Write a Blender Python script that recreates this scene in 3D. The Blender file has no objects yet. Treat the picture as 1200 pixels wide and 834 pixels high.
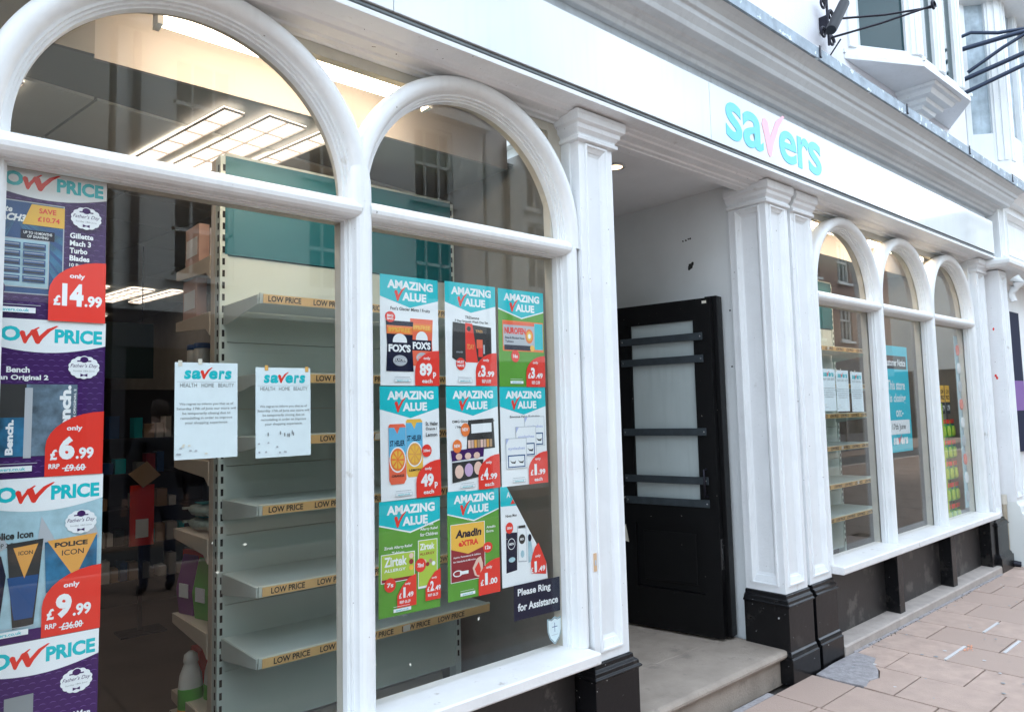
import bpy, bmesh, math, random
from mathutils import Vector, Matrix
R = math.radians
random.seed(7)
sc = bpy.context.scene
col = sc.collection

# ---------------------------------------------------------------- camera
cam_d = bpy.data.cameras.new('camera'); cam = bpy.data.objects.new('camera', cam_d); col.objects.link(cam)
cam_d.sensor_width = 36; cam_d.lens = 849/1200*36; cam_d.clip_start = 0.05; cam_d.clip_end = 400
right = Vector((0.75237913, -0.65828263, -0.02428196))
down = Vector((0.03409339, 0.07572619, -0.99654563))
fwd = Vector((0.65784746, 0.74895228, 0.07941789))
m = Matrix((right, -down, -fwd)).transposed().to_4x4()
m.translation = Vector((0, -2.27, 1.6))
cam.matrix_world = m
sc.camera = cam
# ---------------------------------------------------------------- world
SUN_EL, SUN_AZ = R(55), R(35)      # azimuth measured clockwise from +y
w = bpy.data.worlds.new("World"); sc.world = w; w.use_nodes = True
nt = w.node_tree; nt.nodes.clear()
out = nt.nodes.new('ShaderNodeOutputWorld'); bg = nt.nodes.new('ShaderNodeBackground')
sky = nt.nodes.new('ShaderNodeTexSky'); sky.sky_type = 'NISHITA'; sky.sun_disc = False
sky.sun_elevation = SUN_EL; sky.sun_rotation = SUN_AZ; sky.air_density = 1.2; sky.dust_density = 1.5
tc = nt.nodes.new('ShaderNodeTexCoord')
nz = nt.nodes.new('ShaderNodeTexNoise'); nz.inputs['Scale'].default_value = 2.3; nz.inputs['Detail'].default_value = 7; nz.inputs['Roughness'].default_value = .55
nt.links.new(tc.outputs['Generated'], nz.inputs['Vector'])
cr = nt.nodes.new('ShaderNodeValToRGB'); cr.color_ramp.elements[0].position = .30; cr.color_ramp.elements[1].position = .52
nt.links.new(nz.outputs['Fac'], cr.inputs['Fac'])
nz2 = nt.nodes.new('ShaderNodeTexNoise'); nz2.inputs['Scale'].default_value = 5.0; nz2.inputs['Detail'].default_value = 6
nt.links.new(tc.outputs['Generated'], nz2.inputs['Vector'])
cc = nt.nodes.new('ShaderNodeValToRGB')
cc.color_ramp.elements[0].position = .36; cc.color_ramp.elements[0].color = (4.3, 5.4, 7.0, 1)
cc.color_ramp.elements[1].position = .62; cc.color_ramp.elements[1].color = (8.9, 10.2, 11.6, 1)
nt.links.new(nz2.outputs['Fac'], cc.inputs['Fac'])
mx = nt.nodes.new('ShaderNodeMixRGB')
nt.links.new(cr.outputs['Color'], mx.inputs['Fac']); nt.links.new(sky.outputs['Color'], mx.inputs['Color1']); nt.links.new(cc.outputs['Color'], mx.inputs['Color2'])
nt.links.new(mx.outputs['Color'], bg.inputs['Color']); bg.inputs['Strength'].default_value = 0.12
nt.links.new(bg.outputs['Background'], out.inputs['Surface'])
# ---------------------------------------------------------------- sun (soft, broken cloud)
sd = bpy.data.lights.new('sun', 'SUN'); sd.energy = 1.5; sd.angle = R(20); sd.color = (1, .97, .92)
so = bpy.data.objects.new('sun', sd); col.objects.link(so)
sv = Vector((math.sin(SUN_AZ)*math.cos(SUN_EL), math.cos(SUN_AZ)*math.cos(SUN_EL), math.sin(SUN_EL)))
so.rotation_euler = sv.to_track_quat('Z', 'Y').to_euler(); so.location = (0, -5, 20)
sc.view_settings.view_transform = 'Standard'; sc.view_settings.look = 'None'
sc.view_settings.exposure = 1.8; sc.view_settings.gamma = 1
try:
    sc.cycles.max_bounces = 10; sc.cycles.transparent_max_bounces = 16; sc.cycles.use_denoising = True
    sc.cycles.sample_clamp_indirect = 6
    sc.cycles.caustics_reflective = False; sc.cycles.caustics_refractive = False
except Exception: pass

# ================================================================ materials
MATS = {}
def mat(name, c, rough=.5, metal=0, bump=0, bscale=30, var=0, vscale=4, chips=None, chip_t=.7, chip_s=40, emis=None, es=1, spec=.5, coat=0, streak=0, objvar=0, dirt=None, dirt_t=.6, dirt_s=6):
    if name in MATS: return MATS[name]
    M = bpy.data.materials.new(name); M.use_nodes = True; t = M.node_tree; b = t.nodes['Principled BSDF']
    b.inputs['Roughness'].default_value = rough; b.inputs['Metallic'].default_value = metal
    b.inputs['Specular IOR Level'].default_value = spec
    if coat: b.inputs['Coat Weight'].default_value = coat; b.inputs['Coat Roughness'].default_value = .06
    g = t.nodes.new('ShaderNodeNewGeometry')
    cur = t.nodes.new('ShaderNodeRGB'); cur.outputs[0].default_value = (*c, 1); cur = cur.outputs[0]
    def noise(s, det=5, sc3=None, r=.55):
        n = t.nodes.new('ShaderNodeTexNoise'); n.inputs['Scale'].default_value = s; n.inputs['Detail'].default_value = det; n.inputs['Roughness'].default_value = r
        if sc3:
            mp = t.nodes.new('ShaderNodeMapping'); mp.inputs['Scale'].default_value = sc3
            t.links.new(g.outputs['Position'], mp.inputs['Vector']); t.links.new(mp.outputs[0], n.inputs['Vector'])
        else: t.links.new(g.outputs['Position'], n.inputs['Vector'])
        return n
    def ramp(src, a, bb):
        r = t.nodes.new('ShaderNodeMapRange'); r.inputs['From Min'].default_value = a; r.inputs['From Max'].default_value = bb
        t.links.new(src, r.inputs['Value']); return r.outputs[0]
    def mix(fac, c1, c2, k=1):
        x = t.nodes.new('ShaderNodeMixRGB')
        if k != 1:
            mm = t.nodes.new('ShaderNodeMath'); mm.operation = 'MULTIPLY'; mm.inputs[1].default_value = k; t.links.new(fac, mm.inputs[0]); fac = mm.outputs[0]
        t.links.new(fac, x.inputs['Fac']); t.links.new(c1, x.inputs['Color1'])
        if isinstance(c2, tuple): x.inputs['Color2'].default_value = (*c2, 1)
        else: t.links.new(c2, x.inputs['Color2'])
        return x.outputs[0]
    if var:
        cur = mix(ramp(noise(vscale).outputs['Fac'], .35, .7), cur, tuple(max(0, x*(1-var)) for x in c))
    if streak:
        cur = mix(ramp(noise(3, 6, (9, 9, .7)).outputs['Fac'], .5, .75), cur, tuple(x*(1-streak) for x in c))
    if objvar:
        oi = t.nodes.new('ShaderNodeObjectInfo')
        cur = mix(oi.outputs['Random'], cur, tuple(x*(1-objvar) for x in c))
    if dirt:
        cur = mix(ramp(noise(dirt_s, 8, r=.65).outputs['Fac'], dirt_t, dirt_t+.08), cur, dirt, .6)
    if chips:
        cur = mix(ramp(noise(chip_s, 4, r=.6).outputs['Fac'], chip_t, chip_t+.02), cur, chips)
    t.links.new(cur, b.inputs['Base Color'])
    if bump:
        bp = t.nodes.new('ShaderNodeBump'); bp.inputs['Strength'].default_value = bump; bp.inputs['Distance'].default_value = .01
        t.links.new(noise(bscale).outputs['Fac'], bp.inputs['Height']); t.links.new(bp.outputs[0], b.inputs['Normal'])
    if emis:
        b.inputs['Emission Color'].default_value = (*emis, 1); b.inputs['Emission Strength'].default_value = es
    MATS[name] = M; return M

def glassmat(name, tint=(.93, .96, .95), k=.04, rough=0.0):
    M = bpy.data.materials.new(name); M.use_nodes = True; t = M.node_tree; t.nodes.clear()
    o = t.nodes.new('ShaderNodeOutputMaterial'); mxs = t.nodes.new('ShaderNodeMixShader')
    tr = t.nodes.new('ShaderNodeBsdfTransparent'); tr.inputs['Color'].default_value = (*tint, 1)
    gl = t.nodes.new('ShaderNodeBsdfGlossy'); gl.inputs['Roughness'].default_value = rough
    g = t.nodes.new('ShaderNodeNewGeometry')
    dt = t.nodes.new('ShaderNodeVectorMath'); dt.operation = 'DOT_PRODUCT'
    t.links.new(g.outputs['Incoming'], dt.inputs[0]); t.links.new(g.outputs['Normal'], dt.inputs[1])
    def m(op, a, b=None):
        n = t.nodes.new('ShaderNodeMath'); n.operation = op
        if isinstance(a, (int, float)): n.inputs[0].default_value = a
        else: t.links.new(a, n.inputs[0])
        if b is not None:
            if isinstance(b, (int, float)): n.inputs[1].default_value = b
            else: t.links.new(b, n.inputs[1])
        return n.outputs[0]
    f = m('ADD', m('MULTIPLY', m('POWER', m('SUBTRACT', 1.0, m('ABSOLUTE', dt.outputs['Value'])), 5), 1-k), k)
    t.links.new(f, mxs.inputs[0]); t.links.new(tr.outputs[0], mxs.inputs[1]); t.links.new(gl.outputs[0], mxs.inputs[2])
    t.links.new(mxs.outputs[0], o.inputs['Surface']); MATS[name] = M; return M

mat('white_paint', (.80, .82, .83), .40, bump=.22, bscale=42, var=.08, vscale=4, streak=.07, dirt=(.50, .48, .44), dirt_t=.65, dirt_s=9, chips=(.10, .08, .07), chip_t=.712, chip_s=48)
mat('white_clean', (.81, .83, .83), .38, bump=.16, bscale=38, var=.07, vscale=5, streak=.09, chips=(.16, .14, .12), chip_t=.725, chip_s=55, dirt=(.52, .50, .46), dirt_t=.66, dirt_s=11)
mat('sill_paint', (.80, .79, .78), .4, bump=.12, bscale=60, var=.08, vscale=8, dirt=(.35, .31, .27), dirt_t=.62, dirt_s=14)
mat('black_paint', (.006, .006, .007), .27, spec=.32, dirt=(.035, .031, .028), dirt_t=.57, dirt_s=7, bump=.12, bscale=35, var=.3, chips=(.55, .54, .52), chip_t=.71, chip_s=40)
mat('black_panel', (.022, .020, .020), .42, bump=.1, bscale=60, var=.4, vscale=5, dirt=(.12, .11, .10), dirt_t=.55, dirt_s=5)
mat('door_black', (.003, .003, .0035), .42, spec=.22, bump=.2, bscale=25, var=.4, chips=(.32, .30, .27), chip_t=.715, chip_s=28)
mat('render_white', (.80, .79, .82), .7, bump=.25, bscale=120, var=.04, vscale=2, streak=.05)
mat('recess_wall', (.76, .79, .79), .6, bump=.15, bscale=40, var=.08, vscale=2.5, chips=(.05, .05, .05), chip_t=.76, chip_s=20)
mat('soffit', (.80, .82, .83), .6, bump=.08, bscale=30, var=.06)
mat('pink_wall', (.78, .68, .65), .7, bump=.2, bscale=80, var=.06)
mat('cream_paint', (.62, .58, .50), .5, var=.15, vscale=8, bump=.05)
mat('frieze_grey', (.50, .54, .56), .5, var=.15, vscale=6, streak=.2, bump=.05)
mat('cornice_paint', (.63, .67, .69), .5, bump=.15, bscale=25, var=.12, vscale=2, streak=.14)
mat('lead', (.33, .40, .46), .5, metal=.3, bump=.3, bscale=18, var=.45, vscale=9, chips=(.62, .70, .76), chip_t=.60, chip_s=12)
mat('acrylic_white', (.66, .70, .72), .07, coat=.7, var=.02, streak=.05)
mat('vinyl_cyan', (.10, .64, .78), .25); mat('vinyl_pink', (.95, .48, .56), .25)
mat('iron', (.02, .02, .03), .45, metal=.6, bump=.3); mat('blue_iron', (.03, .045, .08), .45, metal=.4)
mat('stone_step', (.36, .30, .25), .75, bump=.4, bscale=90, var=.25, vscale=6, dirt=(.20, .17, .15), dirt_t=.58, dirt_s=9)
mat('stone_nosing', (.50, .43, .37), .8, bump=.6, bscale=110, var=.25, vscale=30)
mat('kerb_stone', (.44, .38, .34), .8, bump=.4, bscale=60, var=.2, vscale=12)
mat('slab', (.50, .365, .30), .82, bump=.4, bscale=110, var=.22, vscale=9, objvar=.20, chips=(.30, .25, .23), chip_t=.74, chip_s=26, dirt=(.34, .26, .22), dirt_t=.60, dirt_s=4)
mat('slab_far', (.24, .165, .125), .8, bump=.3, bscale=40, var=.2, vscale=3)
mat('mortar', (.10, .085, .075), .95, bump=.5, bscale=150, var=.3, vscale=30)
mat('patch_grey', (.36, .335, .34), .85, bump=.8, bscale=60, var=.35, vscale=20)
mat('asphalt', (.06, .06, .06), .9, bump=.4, bscale=200, var=.2)
mat('joint_light', (.56, .54, .54), .8, bump=.3, bscale=80); mat('spray_orange', (.75, .33, .20), .8)
mat('shelf_metal', (.62, .70, .66), .45, var=.05); mat('shelf_beige', (.66, .58, .47), .5, var=.06)
mat('teal_header', (.0, .135, .175), .45, var=.08)
mat('strip_amber', (.80, .52, .22), .5, var=.1, vscale=14); mat('print_black', (.02, .02, .02), .6)
mat('slot_black', (.01, .01, .01), .8)
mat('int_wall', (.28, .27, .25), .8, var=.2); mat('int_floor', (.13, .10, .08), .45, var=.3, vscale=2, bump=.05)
mat('ceil_tile', (.74, .76, .71), .8, bump=.1, bscale=90, var=.05); mat('ceil_grid', (.30, .31, .29), .6)
mat('bulkhead', (.40, .375, .35), .6, var=.04)
mat('tube_warm', (1, 1, 1), .5, emis=(1, .77, .56), es=8.5)
mat('louvre_warm', (1, 1, 1), .5, emis=(1, .82, .69), es=.62)
mat('downlight_warm', (1, 1, 1), .5, emis=(1, .70, .42), es=1.2)
mat('chrome', (.6, .6, .6), .25, metal=1)
mat('louvre_metal', (.75, .70, .64), .5)
mat('dark_rack', (.02, .02, .022), .5); mat('dark_teal', (.02, .05, .06), .3)
mat('frosted', (.42, .48, .48), .35, var=.12, vscale=3, streak=.12, bump=.04); mat('bar_grey', (.045, .058, .068), .45, metal=.3, var=.3, vscale=20)
mat('wood_light', (.62, .42, .26), .6); mat('red', (.78, .035, .02), .35); mat('teal', (.0, .50, .56), .35)
mat('paper', (.85, .88, .90), .5, var=.03); mat('paper_notice', (.78, .88, .92), .6, var=.05, vscale=25)
mat('green_print', (.10, .33, .03), .4, var=.08, vscale=14); mat('purple_print', (.045, .008, .10), .45, spec=.3); mat('purple_light', (.13, .06, .25), .4)
mat('navy', (.003, .005, .028), .5, spec=.2); mat('print_grey', (.25, .27, .28), .5); mat('mid_grey', (.45, .48, .52), .5)
mat('orange', (.85, .20, .04), .4); mat('yellow', (.85, .48, .06), .4); mat('skyblue', (.12, .45, .70), .4); mat('deepblue', (.01, .07, .22), .35)
mat('coral', (.82, .13, .06), .4); mat('white_ink', (.85, .87, .88), .4); mat('maroon', (.28, .01, .02), .4); mat('gold', (.75, .36, .08), .4)
mat('lime', (.42, .58, .06), .4); mat('paleblue', (.40, .60, .68), .4, var=.2, vscale=30); mat('skin_pale', (.80, .55, .45), .5); mat('violet', (.55, .38, .60), .5)
mat('cloud_print', (.16, .24, .32), .4, var=.7, vscale=26); mat('blue_glow', (.03, .20, .38), .35, var=.7, vscale=18)
mat('peri', (.45, .50, .75), .4); mat('tape', (.75, .72, .62), .3); mat('amber_tape', (.75, .42, .12), .4)
mat('plastic_white', (.72, .72, .68), .35); mat('plastic_green', (.10, .42, .06), .35); mat('plastic_purple', (.16, .02, .20), .3)
mat('foil', (.45, .55, .50), .3, var=.4, vscale=30, bump=.5, bscale=20); mat('card_pink', (.62, .42, .36), .6); mat('cardboard', (.42, .28, .17), .7)
mat('brick_opp', (.30, .20, .16), .8, var=.3, vscale=12); mat('opp_white', (.72, .75, .73), .7, var=.06, vscale=.8); mat('opp_cream', (.58, .58, .53), .7, var=.1, vscale=.8)
mat('opp_glass', (.03, .04, .045), .08, spec=.8); mat('roof_slate', (.07, .07, .08), .7, var=.3); mat('opp_dark', (.05, .05, .06), .5)
mat('pipe', (.42, .36, .27), .5, var=.3, vscale=14); mat('sign_navy', (.004, .010, .04), .6, spec=.1); mat('sign_purple', (.24, .13, .36), .6, spec=.1)
mat('skin', (.55, .36, .28), .55); mat('cloth_dark', (.02, .022, .03), .85, bump=.3); mat('denim', (.03, .04, .07), .85, bump=.3); mat('hair', (.04, .025, .02), .7)
mat('win_glass_dark', (.015, .045, .05), .06, spec=.35)
mat('curtain', (.55, .60, .60), .8)
glassmat('shop_glass', (.985, .995, .99), .027); glassmat('pane_glass', (.85, .92, .93), .06)
mat('bay_glass', (.50, .60, .66), .15, var=.5, vscale=6, streak=.3); mat('channel_grey', (.13, .15, .15), .45, metal=.2, var=.4, vscale=14, bump=.1); mat('lamp_black', (.012, .014, .018), .5, spec=.3); mat('shop_dark', (.012, .012, .015), .6, spec=.1); mat('shop_green', (.03, .05, .045), .5); mat('moss', (.10, .11, .04), .9)

# ================================================================ mesh helpers
def tagp(o, label=None, cat=None, group=None, kind=None):
    if label: o['label'] = label
    if cat: o['category'] = cat
    if group: o['group'] = group
    if kind: o['kind'] = kind
    return o
def root(name, loc, label, cat, group=None, rz=0, ry=0, kind=None):
    o = bpy.data.objects.new(name, None); o.empty_display_size = .1; o.location = loc; o.rotation_euler = (0, ry, rz); col.objects.link(o)
    tagp(o, label, cat, group, kind); return o
def wloc(o):
    v = Vector((0, 0, 0))
    while o is not None: v = v + o.location; o = o.parent
    return v
class MB:
    def __init__(s): s.v = []; s.f = []; s.mi = []; s.ms = []; s.sm = []
    def m(s, name):
        if name not in s.ms: s.ms.append(name)
        return s.ms.index(name)
    def face(s, pts, mt, smooth=False):
        n = len(s.v); s.v += [tuple(p) for p in pts]; s.f.append(tuple(range(n, n+len(pts)))); s.mi.append(s.m(mt)); s.sm.append(smooth)
    def raw(s, vs, fs, mt, smooth=False):
        n = len(s.v); s.v += [tuple(p) for p in vs]; k = s.m(mt)
        for f in fs: s.f.append(tuple(i+n for i in f)); s.mi.append(k); s.sm.append(smooth)
    def box(s, x0, x1, y0, y1, z0, z1, mt):
        vs = [(x0, y0, z0), (x1, y0, z0), (x1, y1, z0), (x0, y1, z0), (x0, y0, z1), (x1, y0, z1), (x1, y1, z1), (x0, y1, z1)]
        s.raw(vs, [(3, 2, 1, 0), (4, 5, 6, 7), (0, 1, 5, 4), (1, 2, 6, 5), (2, 3, 7, 6), (3, 0, 4, 7)], mt); return s
    def extrude(s, prof, axis, a, b, mt, smooth=False, caps=True):
        """prof: 2D points (counter free); axis 'x': (y,z), 'y': (x,z), 'z': (x,y)"""
        def P(p, t): return {'x': (t, p[0], p[1]), 'y': (p[0], t, p[1]), 'z': (p[0], p[1], t)}[axis]
        n = len(prof); vs = [P(p, a) for p in prof]+[P(p, b) for p in prof]
        s.raw(vs, [(i, (i+1) % n, n+(i+1) % n, n+i) for i in range(n)], mt, smooth)
        if caps: s.face([P(p, a) for p in prof], mt); s.face([P(p, b) for p in reversed(prof)], mt)
        return s
    def tube(s, pts, r, mt, n=8, closed=False):
        pts = [Vector(p) for p in pts]; rings = []
        rr = r if isinstance(r, list) else [r]*len(pts)
        prev = None
        for i, p in enumerate(pts):
            d = (pts[min(i+1, len(pts)-1)]-pts[max(i-1, 0)]).normalized()
            up = Vector((0, 0, 1)) if abs(d.z) < .95 else Vector((1, 0, 0))
            a = d.cross(up).normalized()
            if prev is not None and a.dot(prev) < 0: a = -a
            prev = a; b = d.cross(a).normalized()
            rings.append([p+(a*math.cos(t*2*math.pi/n)+b*math.sin(t*2*math.pi/n))*rr[i] for t in range(n)])
        vs = [v for q in rings for v in q]
        fs = [(i*n+j, i*n+(j+1) % n, (i+1)*n+(j+1) % n, (i+1)*n+j) for i in range(len(pts)-1) for j in range(n)]
        s.raw(vs, fs, mt, True); s.face(rings[0], mt); s.face(rings[-1][::-1], mt); return s
    def lathe(s, c, prof, mt, n=16, sx=1, sy=1):
        vs = [(c[0]+r*sx*math.cos(2*math.pi*j/n), c[1]+r*sy*math.sin(2*math.pi*j/n), c[2]+z) for r, z in prof for j in range(n)]
        fs = [(i*n+j, i*n+(j+1) % n, (i+1)*n+(j+1) % n, (i+1)*n+j) for i in range(len(prof)-1) for j in range(n)]
        s.raw(vs, fs, mt, True); s.face(vs[:n][::-1], mt); s.face(vs[-n:], mt); return s
    def mitre(s, x0, x1, yb, prof, mt, base=0, left=True, right=True, smooth=False):
        """profile (proj,z) swept round the left return, front and right return of a block whose face is at y=base"""
        rings = []
        for p, z in prof:
            rings.append([(x0-(p if left else 0), yb, z), (x0-(p if left else 0), base-p, z), (x1+(p if right else 0), base-p, z), (x1+(p if right else 0), yb, z)])
        for i in range(len(rings)-1):
            for j in range(3):
                s.face([rings[i][j], rings[i][j+1], rings[i+1][j+1], rings[i+1][j]], mt, smooth)
        s.face(rings[0][::-1], mt); s.face(rings[-1], mt); s.face([r[0] for r in rings]+[r[3] for r in reversed(rings)], mt) if False else None
        return s
    def build(s, name, parent=None, local=False, bevel=0, label=None, loc=None, rz=0, autos=False):
        me = bpy.data.meshes.new(name)
        off = wloc(parent) if (parent is not None and not local) else Vector((0, 0, 0))
        me.from_pydata([Vector(v)-off for v in s.v], [], s.f)
        for k in s.ms: me.materials.append(MATS[k])
        me.polygons.foreach_set('material_index', s.mi); me.polygons.foreach_set('use_smooth', s.sm)
        me.update()
        o = bpy.data.objects.new(name, me); col.objects.link(o)
        if parent is not None: o.parent = parent
        if loc is not None: o.location = loc
        if rz: o.rotation_euler = (0, 0, rz)
        if bevel:
            bm = bmesh.new(); bm.from_mesh(me); bmesh.ops.remove_doubles(bm, verts=bm.verts, dist=1e-5)
            bmesh.ops.recalc_face_normals(bm, faces=bm.faces); bm.to_mesh(me); bm.free()
            b = o.modifiers.new('bevel', 'BEVEL'); b.width = bevel; b.segments = 2; b.limit_method = 'ANGLE'; b.angle_limit = R(40)
        if label: o['label'] = label
        return o
def box(name, parent, x0, x1, y0, y1, z0, z1, mt, bevel=0, **k): return MB().box(x0, x1, y0, y1, z0, z1, mt).build(name, parent, bevel=bevel, **k)
def children(o): return list(o.children)
def dup(o, loc=None, label=None, parent=None, rz=None):
    c = o.copy(); col.objects.link(c); c.parent = parent
    if loc is not None: c.location = loc
    if rz is not None: c.rotation_euler = (0, 0, rz)
    if label: c['label'] = label
    for ch in children(o): dup(ch, parent=c)
    return c

# ---- text to mesh (built-in font)
TC = {}
def text_geo(s, bold=0, shear=0, res=3):
    k = (s, bold, shear, res)
    if k in TC: return TC[k]
    cu = bpy.data.curves.new('t', 'FONT'); cu.body = s; cu.resolution_u = res; cu.offset = bold; cu.shear = shear; cu.fill_mode = 'FRONT'
    o = bpy.data.objects.new('t', cu); col.objects.link(o)
    dg = bpy.context.evaluated_depsgraph_get(); dg.update()
    me = bpy.data.meshes.new_from_object(o.evaluated_get(dg))
    vs = [(v.co.x, v.co.y) for v in me.vertices]; fs = [tuple(p.vertices) for p in me.polygons]
    col.objects.unlink(o); bpy.data.objects.remove(o); bpy.data.curves.remove(cu); bpy.data.meshes.remove(me)
    if not vs: vs = [(0, 0), (1, 0), (0, 1)]; fs = []
    xs = [v[0] for v in vs]; ys = [v[1] for v in vs]
    x0, x1, y0, y1 = min(xs), max(xs), min(ys), max(ys)
    TC[k] = ([((x-x0)/(x1-x0+1e-9), (y-y0)/(y1-y0+1e-9)) for x, y in vs], fs, (x1-x0)/(y1-y0+1e-9)); return TC[k]

class Print:
    """a flat printed sheet: u to the right, v up, in units of the given scale; layers lie 0.12 mm proud of one another"""
    def __init__(s, rt, unit): s.rt = rt; s.u = unit; s.L = 1; s.parts = {}; s.order = []
    def mb(s, part):
        if part not in s.parts: s.parts[part] = MB(); s.order.append(part)
        return s.parts[part]
    def y(s): s.L += 1; return -s.L*.00012
    def poly(s, part, mt, pts):
        y = s.y(); s.mb(part).face([(p[0]*s.u, y, p[1]*s.u) for p in pts], mt); return s
    def rect(s, part, mt, x, z, w, h): return s.poly(part, mt, [(x, z), (x+w, z), (x+w, z+h), (x, z+h)])
    def ell(s, part, mt, cx, cz, rx, rz=None, n=22, bumps=0):
        rz = rz or rx
        if bumps: n = bumps*6
        pts = []
        for i in range(n):
            a = 2*math.pi*i/n; k = 1+(.07*abs(math.sin(a*bumps/2)) if bumps else 0)
            pts.append((cx+rx*k*math.cos(a), cz+rz*k*math.sin(a)))
        return s.poly(part, mt, pts)
    def txt(s, part, mt, t, x, z, w=None, h=None, bold=.02, rot=0, shear=0, center=False):
        g, fs, asp = text_geo(t, bold, shear)
        if w is None: w = h*asp
        if h is None: h = w/asp
        if center: x -= w/2
        y = s.y(); ca, sa = math.cos(rot), math.sin(rot)
        vs = []
        for a, b in g:
            px, pz = a*w, b*h
            vs.append(((x+px*ca-pz*sa)*s.u, y, (z+px*sa+pz*ca)*s.u))
        s.mb(part).raw(vs, fs, mt); return s
    def done(s):
        for p in s.order: s.parts[p].build(p, s.rt, local=True)

# ================================================================ SETTING: ground
gm = MB(); gm.box(-40, 80, -60, 30, -.30, -.055, 'mortar'); g = gm.build('ground'); tagp(g, kind='structure')
# far paving behind the camera (only seen mirrored in the glass), built as long courses
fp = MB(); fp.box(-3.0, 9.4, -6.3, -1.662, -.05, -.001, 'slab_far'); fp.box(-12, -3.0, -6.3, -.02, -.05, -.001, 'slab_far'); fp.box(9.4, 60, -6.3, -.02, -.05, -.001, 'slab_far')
for i in range(62):                                            # recessed dark joints between the far courses
    fp.box(-11+i*1.1, -11+i*1.1+.012, -6.28, -1.70, -.0009, .0018, 'mortar')
pav = fp.build('pavement'); tagp(pav, kind='structure')
rm = MB(); rm.box(-12, 60, -8.0, -6.42, -.10, -.04, 'asphalt'); tagp(rm.build('road'), kind='structure')
km = MB(); km.box(-12, 60, -6.42, -6.302, -.05, .004, 'kerb_stone'); tagp(km.build('kerb', bevel=.01), kind='structure')
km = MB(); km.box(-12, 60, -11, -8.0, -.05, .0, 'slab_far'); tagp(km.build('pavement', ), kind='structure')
# near slabs: one object each
pitch = .405
shared = {}
def slab(x, y0, y1, xw=.397):
    k = (round(xw, 3), round(y1-y0, 3))
    if k not in shared:
        b = MB(); b.box(0, k[0], 0, k[1], -.045, 0, 'slab')
        o = b.build('paving_slab', pav, local=True, bevel=.0035); shared[k] = o
    else:
        o = shared[k].copy(); col.objects.link(o)
    o.location = (x, y0, random.uniform(-.0025, .0012)); o.rotation_euler = (R(random.uniform(-.15, .15)), R(random.uniform(-.15, .15)), R(random.uniform(-.12, .12)))
edges = [3.845, 4.285, 4.69, 5.085, 5.475, 5.865, 6.27, 6.70, 7.10, 7.49, 7.90, 8.31, 8.72, 9.13]
x = 3.845
while x > -2.9: x -= .41; edges.insert(0, x)
cuts = {0: -.315, 1: -.517, 2: -.305, 3: -.512, 4: -.27, 5: -.50, 6: -.26, 7: -.45, 8: -.205}
i0 = edges.index(3.845)
for i in range(len(edges)-1):
    x0, x1 = edges[i], edges[i+1]; c = cuts.get(i-i0, -.3-.21*(i % 2))
    ys = [-.052, c]
    if abs(c) < .1: ys = [c]
    while ys[-1] > -1.65:
        ys.append(max(ys[-1]-.43, -1.66))
    if ys[-2]-ys[-1] < .06: ys.pop(-2)
    for a, b in zip(ys, ys[1:]):
        if i-i0 == 1 and a == -.052: continue         # worn patch of mortar takes this place
        slab(x0+.004, b+.004, a-.004, x1-x0-.008)
# grey mortar patch beside the plinth
bm_ = MB(); pts = [(4.30, -.07), (4.55, -.055), (4.86, -.06), (4.83, -.20), (4.72, -.235), (4.62, -.30), (4.50, -.35), (4.42, -.33), (4.31, -.36), (4.29, -.2)]
bm_.extrude(pts, 'z', -.05, .002, 'patch_grey'); bm_.build('mortar_patch', pav, bevel=.004)
bm_ = MB(); bm_.extrude([(4.30, -.35), (4.42, -.335), (4.50, -.355), (4.62, -.31), (4.685, -.25), (4.685, -.512), (4.29, -.512)], 'z', -.045, -.0005, 'slab'); bm_.build('paving_slab', pav, bevel=.003)
bm_ = MB(); bm_.extrude([(4.84, -.205), (4.73, -.24), (4.66, -.29), (4.686, -.24), (4.69, -.055), (4.86, -.055)], 'z', -.045, -.012, 'patch_grey'); bm_.build('mortar_patch', pav)
bm_ = MB(); bm_.box(3.0, 3.845, -.052, -.012, -.05, -.004, 'patch_grey'); bm_.box(4.85, 7.95, -.075, -.045, -.045, .0035, 'patch_grey'); bm_.build('mortar_fillet', pav)
for (a, b, c, d) in ((5.1, -.512, 5.46, -.503), (5.88, -.502, 6.2, -.494), (5.49, -.727, 5.83, -.72)):
    box('pale_joint', pav, a, b and c, b-.009, b+.009, -.01, .0022, 'joint_light')
bm_ = MB(); 
for k in range(26):
    a = random.gauss(5.40, .05); b = random.gauss(-.545, .012); q = .003+.006*random.random(); bm_.box(a, a+q*2.5, b, b+q, .0008, .0016+k*.00002, 'spray_orange')
bm_.build('spray_mark', pav)['kind'] = 'stuff'
gum = MB(); rnd = random.Random(44)
for k in range(60):
    a, b, q = rnd.uniform(3.2, 8.2), rnd.uniform(-1.4, -.08), rnd.uniform(.005, .013)
    gum.face([(a+q*math.cos(t*.785)*rnd.uniform(.8, 1.2), b+q*math.sin(t*.785)*rnd.uniform(.8, 1.2), .0016+k*.00001) for t in range(8)], 'print_grey' if k % 3 else 'joint_light')
for k in range(150):
    a, b, q = rnd.uniform(4.85, 7.9), -.052-abs(rnd.gauss(0, .02)), rnd.uniform(.003, .008)
    gum.box(a, a+q, b-q, b, .001, .001+q*.6, 'mortar' if k % 2 else 'kerb_stone')
gum.build('grit', pav)['kind'] = 'stuff'

# ================================================================ SHOP BUILDING
shop = root('shop_building', (0, 0, 0), 'white painted shopfront with arched windows, black plinths and an open doorway', 'building')
# upper wall
um = MB(); um.box(-1.5, 8.42, .08, .38, 3.80, 8.5, 'render_white'); um.box(-1.5, 8.42, .16, .38, 3.10, 3.80, 'render_white')
um.build('upper_wall', shop)
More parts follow.
